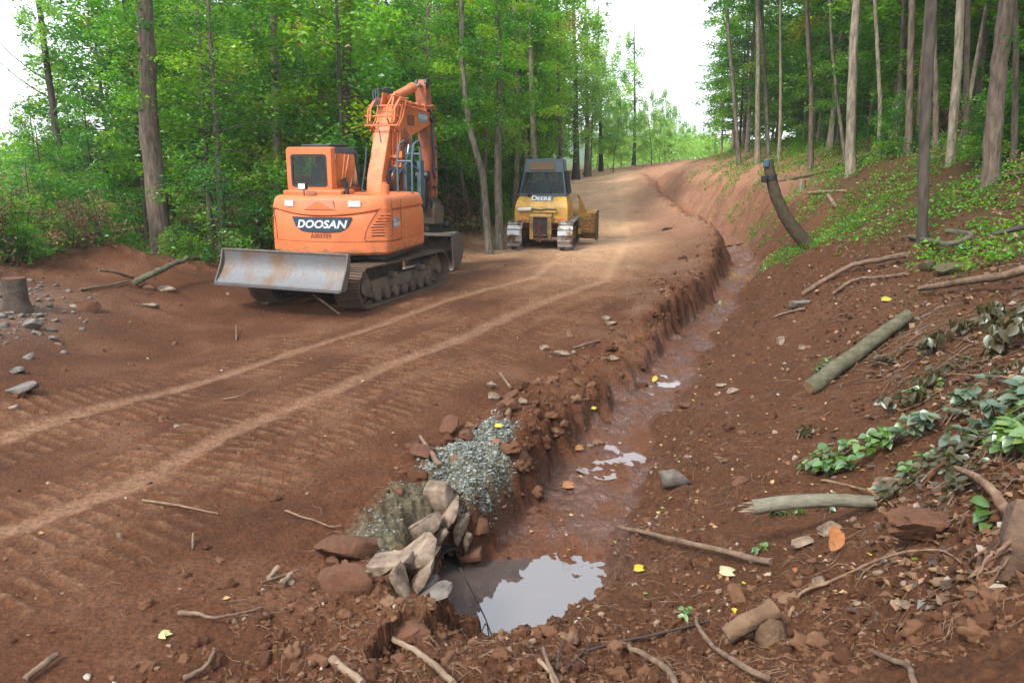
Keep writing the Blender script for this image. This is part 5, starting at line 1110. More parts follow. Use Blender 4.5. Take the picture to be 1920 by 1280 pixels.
# headwall of the culvert
HW = 'slabs stacked round the culvert mouth'
st = [
 (818,935,50,78,8,MSTP,'pale upright slab topmost in the stone pile over the culvert'),
 (787,992,66,44,36,MST,'rounded tan slab second down in the stone pile over the culvert'),
 (832,978,80,34,50,MST,'thin slanted slab touching the pale top slab of the culvert pile'),
 (768,1052,112,42,42,MSTP,'long leaning slab across the middle of the culvert stone pile'),
 (790,1088,74,32,46,MST,'slab directly left of the dark pipe mouth'),
 (822,1010,52,26,58,MST,'steep narrow slab just above the pipe mouth'),
 (862,992,46,26,72,MSTP,'upright slab over the right side of the pipe mouth'),
 (876,1016,40,22,80,MST,'small upright slab right of the pipe mouth'),
 (732,1062,62,40,10,MSTP,'pale block at the left foot of the culvert stone pile'),
 (752,1092,50,20,-62,MST,'small block standing on edge below the pale block'),
 (812,1112,54,20,20,MSTG,'flat greenish stone under the pipe mouth'),
 (786,1106,56,22,22,MSTG,'lowest greenish stone of the culvert pile'),
 (884,1040,34,24,12,MSTB,'small brown stone at the right foot of the pipe mouth'),
]
for i, (px, py, w_, h_, a, mt, lab) in enumerate(st):
    b_ = hit(px, py); rock(px, py, w_*1.24, h_*.84, a, mt, lab, 'slab', HW, dist=b_.y-.04-(.05 if i in (3, 1, 4) else 0), deep=.95, boxy=.76, yaw=-12, cuts=4, seed=200+i, rough=.035)
cv = empty('culvert_pipe', PIPE_C, 0, 'dark round culvert pipe opening between leaning stones above the puddle', 'culvert pipe')
mp = bpy.data.materials.new('black_pipe_plastic'); mp = mat('black_pipe_plastic', (.012, .012, .013), .6)
m = MB(); e = 28; r1, r2 = PIPE_R, PIPE_R*.9; ringo = []; 
ax = PIPE_D; sd_ = Vector((0, 0, 1)).cross(ax).normalized(); upv = ax.cross(sd_)
def pr_(r, s): return [tuple(ax*s+(sd_*math.cos(2*math.pi*k/e)+upv*math.sin(2*math.pi*k/e))*r) for k in range(e)]
m.loft([pr_(r2, -2.2), pr_(r2, .03), pr_(r1, .03), pr_(r1, -2.2)], cap=False); m.add(pr_(r2, -2.15), [tuple(range(e))]); m.build('pipe_wall', mp, cv)
# single stones
RK = [
 (640,1078,125,62,-4,MSTB,'large flat brown boulder left of the culvert stones',{}),(648,1028,115,48,-6,MSTB,'rounded brown boulder behind the large flat one left of the culvert',{}),
 (762,1184,100,48,18,MSTB,'brown slab tilted in the dirt below the culvert stones',{}),(838,798,52,36,20,MSTB,'dark brown rock at the left rim of the gravel',{}),
 (788,848,40,32,0,MSTB,'round clod beside the pale stick on the gravel',{}),(877,812,34,26,-20,MSTB,'brown clod lying on the upper gravel',{}),(750,920,24,20,0,MSTB,'small red clod on the gravel dust',{}),
 (947,757,52,26,8,MSTB,'flat brown rock above the gravel tip',{}),(925,742,26,16,-20,MST,'small tan rock in the cluster above the gravel tip',{}),(960,740,32,18,25,MSTB,'wedge rock leaning in the cluster above the gravel tip',{}),(978,752,22,16,0,MST,'right-hand small rock in the cluster above the gravel tip',{}),
 (922,722,20,18,30,MSTP,'pale pebble topmost of the cluster above the gravel',{}),(935,782,26,18,0,MSTB,'clod at the very tip of the gravel',{}),
 (1052,662,34,13,0,MSTP,'flat pale stone on the shoulder above the ditch',{}),(1021,650,18,18,0,MST,'tan stone left of the flat pale one',{}),(1075,660,10,8,0,MSTP,'tiny pale stone right of the flat pale one',{}),
 (1145,605,24,12,-10,MST,'tan stone on the ditch shoulder, nearer of a pair',{}),(1138,596,20,10,0,MST,'tan stone on the ditch shoulder, farther of a pair',{}),
 (1498,568,38,24,0,MSTG,'grey boulder on the right bank below bare branches',{}),(1466,638,18,18,0,MST,'round tan stone on the right bank',{}),(1353,722,22,10,0,MSTP,'flat whitish stone low on the right bank',{}),(1378,732,28,14,0,MSTP,'pale stone beside the flat whitish one',{}),(1507,652,18,10,-25,MST,'small oblong stone left of the log',{}),
 (1268,886,62,52,0,MSTG,'purple-grey rock set in the ditch side',{'sink':.4}),(1388,900,36,26,0,MSTB,'dark red rock in the slope above the broken log',{'sink':.4}),
 (1675,912,58,36,0,MST,'tan boulder behind the big red clod at right',{}),(1734,985,130,62,-6,MSTB,'big crumbly red clod right of the broken log',{'boxy':.1,'cuts':3,'n':4,'rough':.16}),(1502,1018,44,24,18,MSTP,'pale angular stone under the broken log',{}),
 (1558,990,50,26,0,MST,'tan crumbly lump left of the big red clod',{'boxy':.1,'rough':.16}),(1528,1052,24,18,0,MSTB,'small reddish stone beside the curled brown leaf',{}),(1540,1090,28,16,10,MST,'tan stone below the curled brown leaf',{}),
 (1650,1075,18,9,0,MSTP,'small pale pebble right of the curled leaf',{}),(1702,1138,30,16,-15,MST,'tan stone on the crumbly soil at lower right',{}),(1480,1150,18,12,0,MSTB,'tiny pink stone right of the forked wood',{}),(1610,1132,14,8,30,MSTP,'tiny white pebble in the crumbly soil',{}),
 (313,541,34,12,0,MSTP,'flat pale stone on the berm near the brown trunk',{}),(278,538,34,12,-20,MSTB,'slanted red slab on the berm left of the pale stone',{}),(160,574,52,22,0,MSTB,'brown rock on the left berm',{}),(137,573,22,12,0,MST,'tan rock beside the brown rock on the left berm',{}),(283,572,36,10,0,MST,'flat rock at the foot of the left berm',{}),
 (498,568,22,9,0,MST,'small pale stone in front of the blade',{}),(58,608,40,22,25,MSTG,'grey slab in the rubble at far left, topmost',{}),(40,730,62,18,20,MSTG,'long grey slab at the near end of the rubble',{}),(52,668,26,12,30,MSTG,'grey stone in the middle of the rubble',{}),(97,634,18,8,0,MSTG,'small grey stone on the right of the rubble',{}),(30,694,26,14,0,MSTG,'grey stone low in the rubble',{}),
 (24,765,20,10,0,MSTP,'pale pebble on the near tyre-smoothed dirt at left',{}),(330,799,14,7,0,MSTP,'pale chip between the two smooth wheel strips',{}),(1288,760,30,14,0,MSTB,'brown stone on the ditch edge at centre right',{}),(1000,958,24,16,0,MSTB,'clod at the foot of the ditch wall above the puddle',{}),(902,984,32,34,10,MSTB,'upright clod right of the culvert stones',{}),
 (1100,322,16,16,0,MST,'pinkish boulder at the top of the road by the trees',{}),(1250,428,22,8,0,MSTG,'wet grey stone in the mud patch far up',{}),(540,1090,22,14,0,MST,'tan stone beside broken wood at the road edge',{}),(622,1050,30,18,0,MSTB,'clod beside the large flat boulder',{}),(1104,836,22,12,20,MST,'small stone in the wet ditch bottom',{}),(1150,670,26,12,0,MST,'tan stone at the foot of the ditch wall',{}),(1792,500,70,24,-4,MMOSS,'mossy green rock on the right bank',{}),(1742,498,26,26,0,MMOSS,'mossy stump-like stone beside the mossy green rock',{}),
]
for px, py, w_, h_, a, mt, lab, kw in RK: rock(px, py, w_, h_, a, mt, lab, **kw)
# --- sticks and branches
MW = mat('weathered_stick', (.19, .13, .09), .85, col2=(.09, .058, .04), vscale=12, bump=.4, spec=.2)
MWP = mat('peeled_pale_wood', (.27, .20, .14), .8, col2=(.13, .085, .055), vscale=8, stretch=(.6, .6, 1), bump=.4, spec=.2)
MWD = mat('dark_twig', (.035, .024, .02), .8)
MWG = mat('green_grey_bark', (.115, .105, .07), .85, col2=(.055, .055, .032), vscale=14, bump=.5, bscale=30, spec=.2)
MROOT = mat('pale_root', (.23, .155, .10), .85, col2=(.11, .06, .04), vscale=14, bump=.3, spec=.2)
MCUT = mat('fresh_cut_wood', (.32, .20, .10), .8, var=.35, vscale=30)
def stick(name, label, pts, w0, w1, mt, cat='stick', group=None, n=8, wob=.15, jit=.1, parent=None):
    """pts: (px, py, lift above the soil in m); widths in px"""
    P = []
    for q in pts:
        h = hit(q[0], q[1]); z = q[2] if len(q) > 2 else 0
        if z > .04: d = ray(q[0], q[1]); t = (h.z+z-CAMZ)/d[2] if d[2] < -.02 else h.y/d[1]; h = Vector((d[0]*t, d[1]*t, CAMZ+d[2]*t))
        else: h.z += z
        P.append(h)
    k = (P[0]-Vector((0, 0, CAMZ))).length/FPX; r0, r1 = w0/2*k, w1/2*k; Q = []
    for i in range(len(P)-1):
        a, b, c, d = P[max(i-1, 0)], P[i], P[i+1], P[min(i+2, len(P)-1)]
        for j in range(5):
            t = j/5; Q.append(.5*((2*b)+(c-a)*t+(2*a-5*b+4*c-d)*t*t+(3*b-a-3*c+d)*t**3)+Vector([random.gauss(0, r0*wob) for _ in range(3)]))
    Q.append(P[-1]); o = Q[0].copy(); m = MB(); N = len(Q); m.tube([q-o+Vector((0, 0, max(r0, r1)*.5)) for q in Q], [r0+(r1-r0)*i/(N-1) for i in range(N)], n, rnd=random, jit=jit)
    ob = m.build(name, mt, parent, ang=50); ob.location = o; return tag(ob, label, cat, group) if parent is None else ob
SK = [
 ('stick','long thin brown stick sloping across the ditch mouth at right',[(1160,990,.12),(1270,1015,.1),(1350,1035,.06),(1445,1062,.02)],7,11,MW),
 ('twig','thin black twig standing out of the puddle edge',[(950,1285,.0),(918,1180,.08),(896,1130,.22),(862,1064,.30)],4,3,MWD),
 ('stick','curved pale stick at the bottom edge, below the brown slab',[(735,1205,.02),(775,1228,.03),(812,1255,.03),(850,1290,.02)],9,11,MWP),
 ('stick','thick bare root end at the bottom edge left of centre',[(622,1236,.05),(640,1262,.03),(680,1290,.02)],15,13,MWP),
 ('stick','pale pointed stick lying on the gravel',[(788,820,.07),(806,848,.05),(825,880,.02)],6,11,MW),
 ('stick','thin stick poking up in front of the orange machine',[(588,553,.10),(612,572,.05),(636,590,.0)],5,4,MWP),
 ('stick','slim stick among the rocks above the gravel',[(937,700,.12),(958,732,.02)],4,6,MW),
 ('branch','broken grey-green branch propped on the left berm',[(252,537,.03),(290,515,.12),(322,500,.18),(352,486,.28)],12,8,MWG),
 ('branch','thin branch running along the left berm behind the propped one',[(150,546,.02),(200,540,.03),(238,532,.03)],5,4,MW),
 ('branch','curved dead branch at the left edge of the trees',[(186,508,.25),(215,512,.22),(250,522,.12)],4,6,MW),
 ('branch','long curved bare branch on the right bank above the grey boulder',[(1505,556,.03),(1550,530,.04),(1600,500,.05),(1660,488,.05),(1700,480,.06)],8,9,MW),
 ('branch','shorter bare branch beside the long curved one',[(1560,556,.02),(1600,530,.03),(1650,525,.03),(1700,520,.04)],6,6,MW),
 ('branch','long pale branch reaching in from the right edge',[(1725,546,.05),(1790,535,.08),(1860,525,.10),(1925,510,.12)],9,14,MW),
 ('branch','bent mossy branch at the foot of the dark sapling',[(1705,450,.04),(1760,458,.05),(1800,456,.05),(1820,442,.06),(1775,436,.06)],8,8,MWG),
 ('branch','dark branch lying under the shrubs at right edge',[(1860,442,.05),(1920,428,.06)],8,9,MWD),
 ('stick','short stick near the ditch side of the right bank',[(1450,598,.02),(1480,588,.02),(1510,582,.02)],4,5,MW),
 ('branch','thin dead vine arching across the leafy pile at right',[(1770,700,.06),(1830,705,.07),(1880,708,.06),(1915,718,.05)],3,3,MROOT),
 ('branch','slanting dark red branch in the leaf pile at lower right',[(1722,922,.02),(1745,895,.06),(1772,868,.12)],9,8,MSTB),
 ('root','looping pale root on the crumbly soil at lower right',[(1478,1165,.02),(1500,1120,.02),(1560,1095,.02),(1620,1070,.03),(1690,1050,.04),(1760,1045,.04),(1800,1062,.02)],7,3,MROOT),
 ('root','pale root arching beside the root mass, upper one',[(1830,1080,.03),(1842,1040,.10),(1830,1042,.14),(1818,1058,.06)],6,5,MROOT),
 ('root','thin root running to the root mass from the left',[(1818,1090,.02),(1850,1055,.08),(1895,1030,.12)],5,4,MROOT),
 ('root','forked root on the soil at the lower right corner',[(1628,1220,.0),(1670,1250,.03),(1700,1262,.03),(1712,1290,.02)],6,9,MW),
 ('stick','grey stick at the bottom edge right of centre',[(1160,1215,.03),(1200,1235,.03),(1245,1262,.03),(1270,1290,.0)],9,12,MW),
 ('stick','long dark stick in the bundle at the bottom centre',[(1100,1230,.03),(1160,1205,.05),(1240,1188,.05),(1330,1170,.02)],6,5,MWD),
 ('stick','curved grey stick crossing the dark bundle',[(1305,1160,.05),(1310,1190,.04),(1340,1225,.03),(1400,1262,.02),(1440,1282,.02)],6,10,MW),
 ('stick','short pale broken stick at the bottom, left of the bundle',[(1010,1238,.05),(1032,1268,.02),(1042,1290,.0)],8,9,MWP),
 ('stick','thin upright stick at the bottom, left of the bundle',[(1018,1215,.16),(1030,1250,.1),(1048,1290,.02)],6,7,MW),
 ('twig','dark twig forking up from the bundle',[(1045,1262,.02),(1048,1225,.12),(1060,1200,.2)],5,3,MWD),
 ('twig','second thin dark twig rising right of the forking one',[(1060,1262,.02),(1090,1225,.08),(1110,1200,.12)],4,3,MWD),
 ('stick','grey stick in the lower left corner',[(50,1282,.02),(80,1258,.03),(108,1238,.03)],11,9,MW),
 ('root','branching dry root on the near road, left of the culvert',[(335,1155,.02),(372,1160,.03),(398,1170,.04),(440,1162,.03),(492,1145,.02)],8,3,MW),
 ('root','dry root near the bottom edge on the road side',[(345,1280,.02),(385,1262,.03),(400,1240,.04),(402,1225,.03)],10,4,MW),
 ('root','thin wavy root lying above the dry root',[(535,962,.02),(570,975,.02),(590,980,.02),(620,992,.02),(640,990,.02)],4,3,MROOT),
 ('root','pale wavy root on the near road',[(268,943,.02),(320,950,.02),(360,958,.02),(410,968,.02)],5,3,MROOT),
 ('stick','small upright grey stick in the near road',[(361,1030,.0),(362,1000,.06)],4,4,MW),
 ('stick','broken pale stick by the boulder at the road edge',[(505,1090,.02),(522,1065,.06)],10,9,MWP),
 ('stick','jagged piece of wood by the boulder at the road edge',[(530,1102,.02),(548,1078,.05)],13,7,MWP),
 ('stick','thin straight stick crossing the jagged wood',[(490,1100,.03),(530,1080,.05),(560,1068,.06)],5,4,MW),
 ('twig','upright twig in the dirt in front of the orange machine',[(443,640,.0),(443,610,.08)],3,2,MW),
 ('twig','bare grey twigs on the strip between the wheel tracks',[(420,752,.02),(450,748,.03),(480,735,.03)],4,2,MW),
 ('stick','thin stick on the ditch shoulder, lying flat',[(1075,655,.02),(1100,648,.02),(1124,642,.02)],4,5,MW),
 ('branch','long arching root over the forest pile at lower right',[(1790,880,.06),(1830,900,.10),(1860,925,.10),(1885,960,.05),(1920,985,.05)],9,16,MROOT),
 ('branch','thin root stretching left from the arching root',[(1540,905,.02),(1600,920,.03),(1650,940,.03),(1680,960,.02)],5,3,MROOT),
]
for nm, lab, pts, w0, w1, mt in SK: stick(nm, lab, pts, w0, w1, mt, {'root': 'root', 'twig': 'twig', 'branch': 'branch'}.get(nm, 'stick'))
# cut log on the bank, broken pale log, forked wood
def logobj(name, label, a, b, w0, w1, mt, cutm, cat='log', bend=0, splinter=False, moss=False):
    d = b-a; L = d.length; k = (a-Vector((0, 0, CAMZ))).length/FPX; r0 = w0/2*k; r1 = w1/2*(b-Vector((0, 0, CAMZ))).length/FPX
    root = empty(name, a, 0, label, cat); m = MB(); N = 14; pts = [d*(i/N)+Vector((0, 0, bend*math.sin(math.pi*i/N)))+Vector([random.gauss(0, r0*.03) for _ in range(3)]) for i in range(N+1)]
    m.tube(pts, [r0+(r1-r0)*i/N for i in range(N+1)], 18, cap=False, rnd=random, jit=.03); m.build('bark', mt, root, ang=70)
    for s, (c, r, n_) in enumerate(((pts[0], r0, -d.normalized()), (pts[-1], r1, d.normalized()))):
        m = MB(); m.cyl(c-n_*.02, c+n_*.004, r*.97, n=18); m.build('cut_end', cutm, root, smooth=False)
        if splinter and s == 0:
            m = MB()
            for q in range(11):
                a_ = q*.6; o_ = Vector((0, math.cos(a_), math.sin(a_)))*r*.7*random.uniform(.3, 1); m.cyl(c+o_, c+o_*1.25+n_*random.uniform(.04, .12), r*.22, .003, n=5)
            m.build('splinters', MWP, root, smooth=False)
    return root
a = hit(1521, 738); b = hit(1700, 610); a.z += .09; b.z += .09
logobj('cut_log', 'straight green-grey cut log lying up the right bank', at(1519, 728, a.y), at(1703, 590, b.y), 31, 21, MWG, MCUT)
b = hit(1640, 955); logobj('broken_log', 'pale broken log with splintered end jutting over the ditch', at(1412, 950, b.y+.10), at(1640, 941, b.y+.02), 27, 21, mat('smooth_grey_bark', (.19, .18, .135), .8, col2=(.09, .08, .055), vscale=9, stretch=(.5, 1, 1), bump=.5, spec=.2), MWP, bend=.03, splinter=True)
# bent stump with blue paint
def bent_stump():
    Y = hit(1512, 466).y; P = [at(px, py, Y) for px, py in [(1530,474),(1514,459),(1489,430),(1471,403),(1455,369),(1445,332),(1440,300)]]; o = P[0].copy(); k = Y/FPX
    r = empty('bent_stump', o, 0, 'tall bent cut-off trunk with a blue paint mark and black strap on the bank', 'tree stump'); Q = []
    for a_, b_ in zip(P, P[1:]):
        for i in range(4): Q.append(a_.lerp(b_, i/4)-o)
    Q.append(P[-1]-o); m = MB(); rad = [k*(14-5*i/(len(Q)-1)) for i in range(len(Q))]; rad[0] *= 1.3; m.tube(Q, rad, 16, rnd=random, jit=.04); m.build('trunk', mat('olive_bark', (.09, .07, .042), .9, col2=(.042, .034, .02), vscale=8, bump=.8, bscale=22, spec=.2), r, ang=70)
    q = (P[-1]-o)*.985+(P[-2]-o)*.015; m = MB(); m.box(-.10, .02, -k*11, -k*8.6, -.09, .07, Matrix.Translation(q+Vector((-.03, 0, -.06)))); m.build('blue_paint', mat('blue_marking_paint', (.03, .09, .15), .85), r, bevel=.02)
    q = P[-2]-o; m = MB(); dv_ = (P[-1]-P[-2]).normalized(); m.tube([q-dv_*.06, q+dv_*.05], [k*11.2, k*10.8], 16); m.build('strap', M['black'], r)
    m = MB(); m.box(-.07, .03, -.12, .02, -.10, .06, Matrix.Translation(q+Vector((-k*12, -.02, -.03)))); m.build('strap_box', M['black'], r, bevel=.01)
bent_stump()
def cutstump(px, py, w_, h_, lab, mt, dist=None, cutm=MCUT):
    p = hit(px, py); k = p.y/FPX; r = empty('stump', p, 0, lab, 'tree stump'); m = MB(); rr_ = w_/2*k; H_ = h_*k
    rings = []
    for z, s in ((-.25, 1.5), (0, 1.25), (H_*.3, 1.02), (H_, 1)): rings.append([(rr_*s*math.cos(t)*(1+.07*math.sin(3*t+px)), rr_*s*math.sin(t)*(1+.07*math.sin(3*t+px)), z) for t in [i*math.pi/9 for i in range(18)]])
    m.loft(rings, cap=False); m.build('bark', mt, r, ang=70); m = MB(); m.cyl((0, 0, H_-.03), (0, 0, H_+.004), rr_*.97, n=18); m.build('cut_face', cutm, r, smooth=False)
cutstump(34, 580, 42, 60, 'weathered brown stump at the far left edge behind the berm', mat('stump_brown', (.07, .05, .036), .95, col2=(.035, .023, .016), vscale=7, bump=.9, bscale=14), cutm=MSTB)
cutstump(1503, 356, 13, 18, 'small fresh-cut stump among cut logs on the right bank', MBARKP)
for i, (a_, b_, w_, lab) in enumerate([((1470,340),(1560,322),8,'fallen log behind the small fresh-cut stump'), ((1517,365),(1585,362),6,'short pale log lying right of the fresh-cut stump'), ((1553,370),(1566,390),7,'short stick of pale wood pointing downhill on the bank'), ((1430,352),(1470,340),5,'thin pole lying left of the fresh-cut stump'), ((1570,310),(1640,290),8,'fallen pole in the herbs under the pale thick trunk'), ((1830,338),(1925,330),7,'dark fallen pole behind the shrubs at the right edge')]):
    p, q = hit(*a_), hit(*b_)
    if (p-q).length > 6: q = p+(q-p).normalized()*3
    p.z += .05; q.z += .06; logobj('fallen_log', lab, p, q, w_, w_*.8, MWP if i in (1, 2) else MW, MCUT)
# forked chunk of old root wood
p = hit(1425, 1200); r = empty('forked_wood', p, 0, 'chunky tan forked piece of old wood at lower right', 'wood')
m = MB(); k = (p-Vector((0, 0, CAMZ))).length/FPX
def q_(px, py, d=0): v = at(px, py, p.y+d); return v-p
m.tube([q_(1362,1192,-.02), q_(1395,1172), q_(1430,1152, .02), q_(1452,1140, .04)], [k*13, k*17, k*15, k*19], 14, rnd=random, jit=.26)
m.tube([q_(1425,1140,.06), q_(1436,1160,.02), q_(1444,1190), q_(1452,1222,-.03)], [k*14, k*20, k*25, k*17], 14, rnd=random, jit=.28); m.build('fork', mat('muddy_wood', (.17, .105, .06), .95, col2=(.09, .05, .028), vscale=8, bump=.9, bscale=20), r, ang=60)
# root mass at the right edge
p = hit(1885, 1085); rm = empty('root_mass', p, 0, 'upturned root mass with trailing roots at the right picture edge', 'roots')
m = MB(); D0 = p.y
def w_(px, py, d=0): return at(px, py, D0+d)-p
m.tube([w_(1935,960,.1), w_(1915,1010,.02), w_(1900,1060), w_(1888,1110,-.02), w_(1893,1150,-.04)], [.10, .085, .06, .045, .03], 12, rnd=random, jit=.14); m.build('main_root', mat('root_bark', (.13, .08, .05), .9, col2=(.065, .035, .02), vscale=9, bump=.8), rm, ang=60)
for i, (pp, a_, b_) in enumerate([([(1905,1010),(1870,1030),(1850,1048),(1832,1085)], .012, .004), ([(1898,1060),(1850,1075),(1815,1082)], .01, .003), ([(1890,1120),(1840,1170),(1790,1205),(1745,1230)], .014, .004), ([(1888,1150),(1870,1200),(1890,1240)], .012, .005), ([(1895,1080),(1880,1140),(1862,1190),(1868,1240)], .012, .004), ([(1905,1140),(1880,1145),(1900,1200),(1925,1260)], .012, .005), ([(1900,1030),(1882,1060),(1860,1090),(1830,1110)], .006, .002)]):
    Q = [w_(x_, y_, -.02*i_) for i_, (x_, y_) in enumerate(pp)]; Q2 = []
    for u_, v_ in zip(Q, Q[1:]):
        for j in range(4): Q2.append(u_.lerp(v_, j/4)+Vector([random.gauss(0, .006) for _ in range(3)]))
    Q2.append(Q[-1]); m = MB(); m.tube(Q2, [a_+(b_-a_)*j/(len(Q2)-1) for j in range(len(Q2))], 6); m.build('side_root', MROOT, rm)
# big leaves: near leafy branches
def bigleaf(mb_v, mb_f, mb_r, c, d, n_, L, W, rv, curl=.15):
    d = d.normalized(); s = n_.cross(d).normalized(); n_ = d.cross(s); prof = [(0, 0), (.12, .55), (.32, .95), (.55, 1), (.78, .62), (1, 0)]; k = len(mb_v)
    for t, w in prof:
        cc = c+d*L*t-n_*curl*L*t*t
        for e_ in (-1, 0, 1): mb_v.append(cc+s*W*w*e_*.5+n_*abs(e_)*w*W*.16); mb_r.append(rv)
    for i in range(5):
        for j in range(2): a_ = k+i*3+j; mb_f.append((a_, a_+1, a_+4, a_+3))
def leafy_branch(label, px0, spread, n, L, mt, seed, name='leafy_branch', up=.18, cat='leafy branch', rv=(.3, .8), twigs=5, hang=False):
    random.seed(seed); p = hit(*px0); root = empty(name, p, 0, label, cat); V = []; F = []; Rr = []; tm = MB()
    for t in range(twigs):
        a = random.uniform(0, 6.28); e = Vector((math.cos(a)*spread[0]*random.uniform(.5, 1), math.sin(a)*spread[1]*random.uniform(.4, 1), random.uniform(.3, 1)*up))
        q0 = Vector((random.gauss(0, .05), random.gauss(0, .05), -.02)); zz = hz(p.x+e.x, p.y+e.y)-p.z; e.z += zz; mid_ = q0.lerp(e, .5)+Vector((0, 0, up*.4)); path = [q0, mid_, e]; tm.tube(path, [.009, .006, .003], 5)
        for k in range(int(n*1.7)//twigs):
            s_ = random.uniform(.15, 1); c = (q0.lerp(mid_, s_*2) if s_ < .5 else mid_.lerp(e, s_*2-1)); a2 = random.uniform(0, 6.28)
            d = Vector((math.cos(a2), math.sin(a2), random.uniform(-.5, .3) if not hang else random.uniform(-2.5, -.6))); nn = Vector((random.gauss(0, .35), random.gauss(-.25, .35), 1)) if not hang else Vector((random.gauss(0, 1), random.gauss(-1, .5), .3))
            bigleaf(V, F, Rr, c+Vector((0, 0, random.uniform(0, .04))), d, nn, L*random.uniform(.6, 1.15), L*random.uniform(.45, .7), random.uniform(*rv), random.uniform(0, .35))
    tm.build('twigs', MW, root); me = npmesh('leaves', np.array([v[:] for v in V]), np.array(F), True, [('rnd', 'FLOAT', np.array(Rr))]); link('leaves', me, root, mt)
    return root
MBL = leafmat('broad_green_leaves', [(0, (.02, .05, .01)), (.35, (.045, .11, .012)), (.7, (.085, .18, .015)), (.9, (.16, .24, .04)), (1, (.24, .22, .05))], .35, .10)
MBS = leafmat('silvery_leaf_undersides', [(0, (.02, .05, .022)), (.5, (.055, .10, .045)), (1, (.18, .21, .13))], .3, .10)
MHG = leafmat('withered_olive_leaves', [(0, (.022, .018, .01)), (.5, (.05, .046, .015)), (1, (.10, .075, .03))], .3, .05)
for i, (lab, px0, sp, n, L, mt, kw) in enumerate([
 ('fresh green leafy branch drooping over the ditch side, leftmost of the pile', (1570,880), (.30,.30), 44, .11, MBL, {}),
 ('green leafy branch in the middle of the pile at right', (1665,830), (.34,.3), 44, .11, MBL, {}),
 ('pale silvery leafy branch on top of the pile at right', (1760,800), (.34,.3), 46, .12, MBS, {'up':.25}),
 ('leafy branch with blue-green leaves at the right edge', (1860,800), (.35,.3), 46, .13, MBS, {'up':.25}),
 ('broad-leaved green branch close to the right edge', (1880,860), (.3,.25), 40, .11, MBL, {'up':.2}),
 ('wilted leafy branch under the silvery leaves', (1790,880), (.3,.25), 36, .10, MHG, {'up':.12}),
 ('dark leafy branch low in the pile, over the tan boulder', (1690,900), (.25,.2), 26, .08, MBL, {'up':.1}),
 ('limp olive leaves hanging beside the cut log top', (1745,660), (.35,.3), 50, .12, MHG, {'hang':True,'up':.3}),
 ('limp olive leaves at the right edge above the leafy pile', (1850,680), (.45,.35), 60, .13, MHG, {'hang':True,'up':.35}),
 ('withered dark leaves right of the cut log', (1720,750), (.4,.3), 46, .11, MHG, {'hang':True,'up':.2}),
 ('withered hanging leaves far up at the right edge', (1890,600), (.5,.4), 50, .13, MHG, {'hang':True,'up':.3}),
 ('small green seedling right of the broken log', (1840,985), (.08,.08), 6, .12, MBL, {'up':.05,'twigs':2}),
 ('tiny green sprig on the lip of the hollow', (1285,1158), (.05,.05), 6, .06, MBL, {'up':.03,'twigs':2}),
 ('small green sprig beside the long brown stick', (1425,1030), (.06,.06), 6, .07, MBL, {'up':.04,'twigs':2}),
 ('green sprig draped on the broken log', (1562,955), (.12,.06), 14, .07, MBL, {'up':.12,'twigs':3}),
 ('small fern-like sprig beside the lower end of the cut log', (1545,690), (.15,.12), 24, .06, MBL, {'up':.08}),
]): leafy_branch(lab, px0, sp, n, L, mt, 300+i, **kw)
for i in range(22):
    random.seed(900+i); px, py = random.uniform(1480, 1905), random.uniform(560, 960)
    if abs((py-730)+(px-1505)*.68) < 45: continue
    r = leafy_branch('withered leafy twig strewn on the dark soil of the right bank', (px, py), (.28, .22), 22, .075, [MHG, MHG, MBL, MHG][i % 4], 700+i, up=.10, twigs=5, hang=i % 3 == 0); r['group'] = 'withered twigs strewn on the right bank'
# single fallen leaves that stand out
def one_leaf(px, py, wpx, col, lab, ang=0, lift=.02, stand=.3):
    p = hit(px, py); k = (p-Vector((0, 0, CAMZ))).length/FPX; V = []; F = []; Rr = []; random.seed(int(px)); L = wpx*k
    for j in range(3): a = R(ang+(j-1)*42); bigleaf(V, F, Rr, Vector((-math.cos(a)*L*.3, 0, 0)), Vector((math.cos(a), math.sin(a), stand)), Vector((0, -.5, 1)), L*(1 if j == 1 else .8), L*.45, .5, .3)
    m_ = mat('leaf_colour', tuple(c*.65 for c in col), .7, var=.3, vscale=20); me = npmesh('fallen_leaf', np.array([v[:] for v in V]), np.array(F)); o = link('fallen_leaf', me, None, m_); o.location = p+Vector((0, 0, lift)); tag(o, lab, 'leaf')
one_leaf(1572, 1040, 52, (.42, .15, .03), 'large curled orange-brown leaf on the soil at lower right', 70, .03, 1.1)
one_leaf(1845, 1105, 34, (.38, .15, .07), 'brown leaf beside the root mass', 10)
one_leaf(1358, 1078, 32, (.62, .55, .32), 'pale cream leaf on the ditch side', 10)
one_leaf(305, 1196, 22, (.50, .50, .22), 'pale green and yellow leaf on the near road', 0)
one_leaf(1062, 915, 30, (.40, .16, .06), 'rust-coloured leaf on the wet ditch mud', 20)
one_leaf(1195, 1072, 24, (.62, .48, .03), 'bright yellow leaf above the puddle, nearer the long stick', 30)
one_leaf(1228, 718, 18, (.6, .47, .05), 'yellow leaf standing in the ditch', 60, .02, .9)
one_leaf(932, 802, 18, (.62, .55, .06), 'yellow leaf on the upper gravel', 10)
one_leaf(928, 832, 20, (.30, .11, .04), 'brown leaf on the gravel', 30)
one_leaf(1082, 845, 26, (.42, .17, .05), 'orange-brown leaf at the foot of the ditch wall', 40)
one_leaf(1110, 768, 14, (.6, .5, .04), 'small yellow leaf at the top of the wet stretch', 0)
one_leaf(1660, 566, 26, (.5, .42, .05), 'yellow leaf above the top of the cut log', 20)
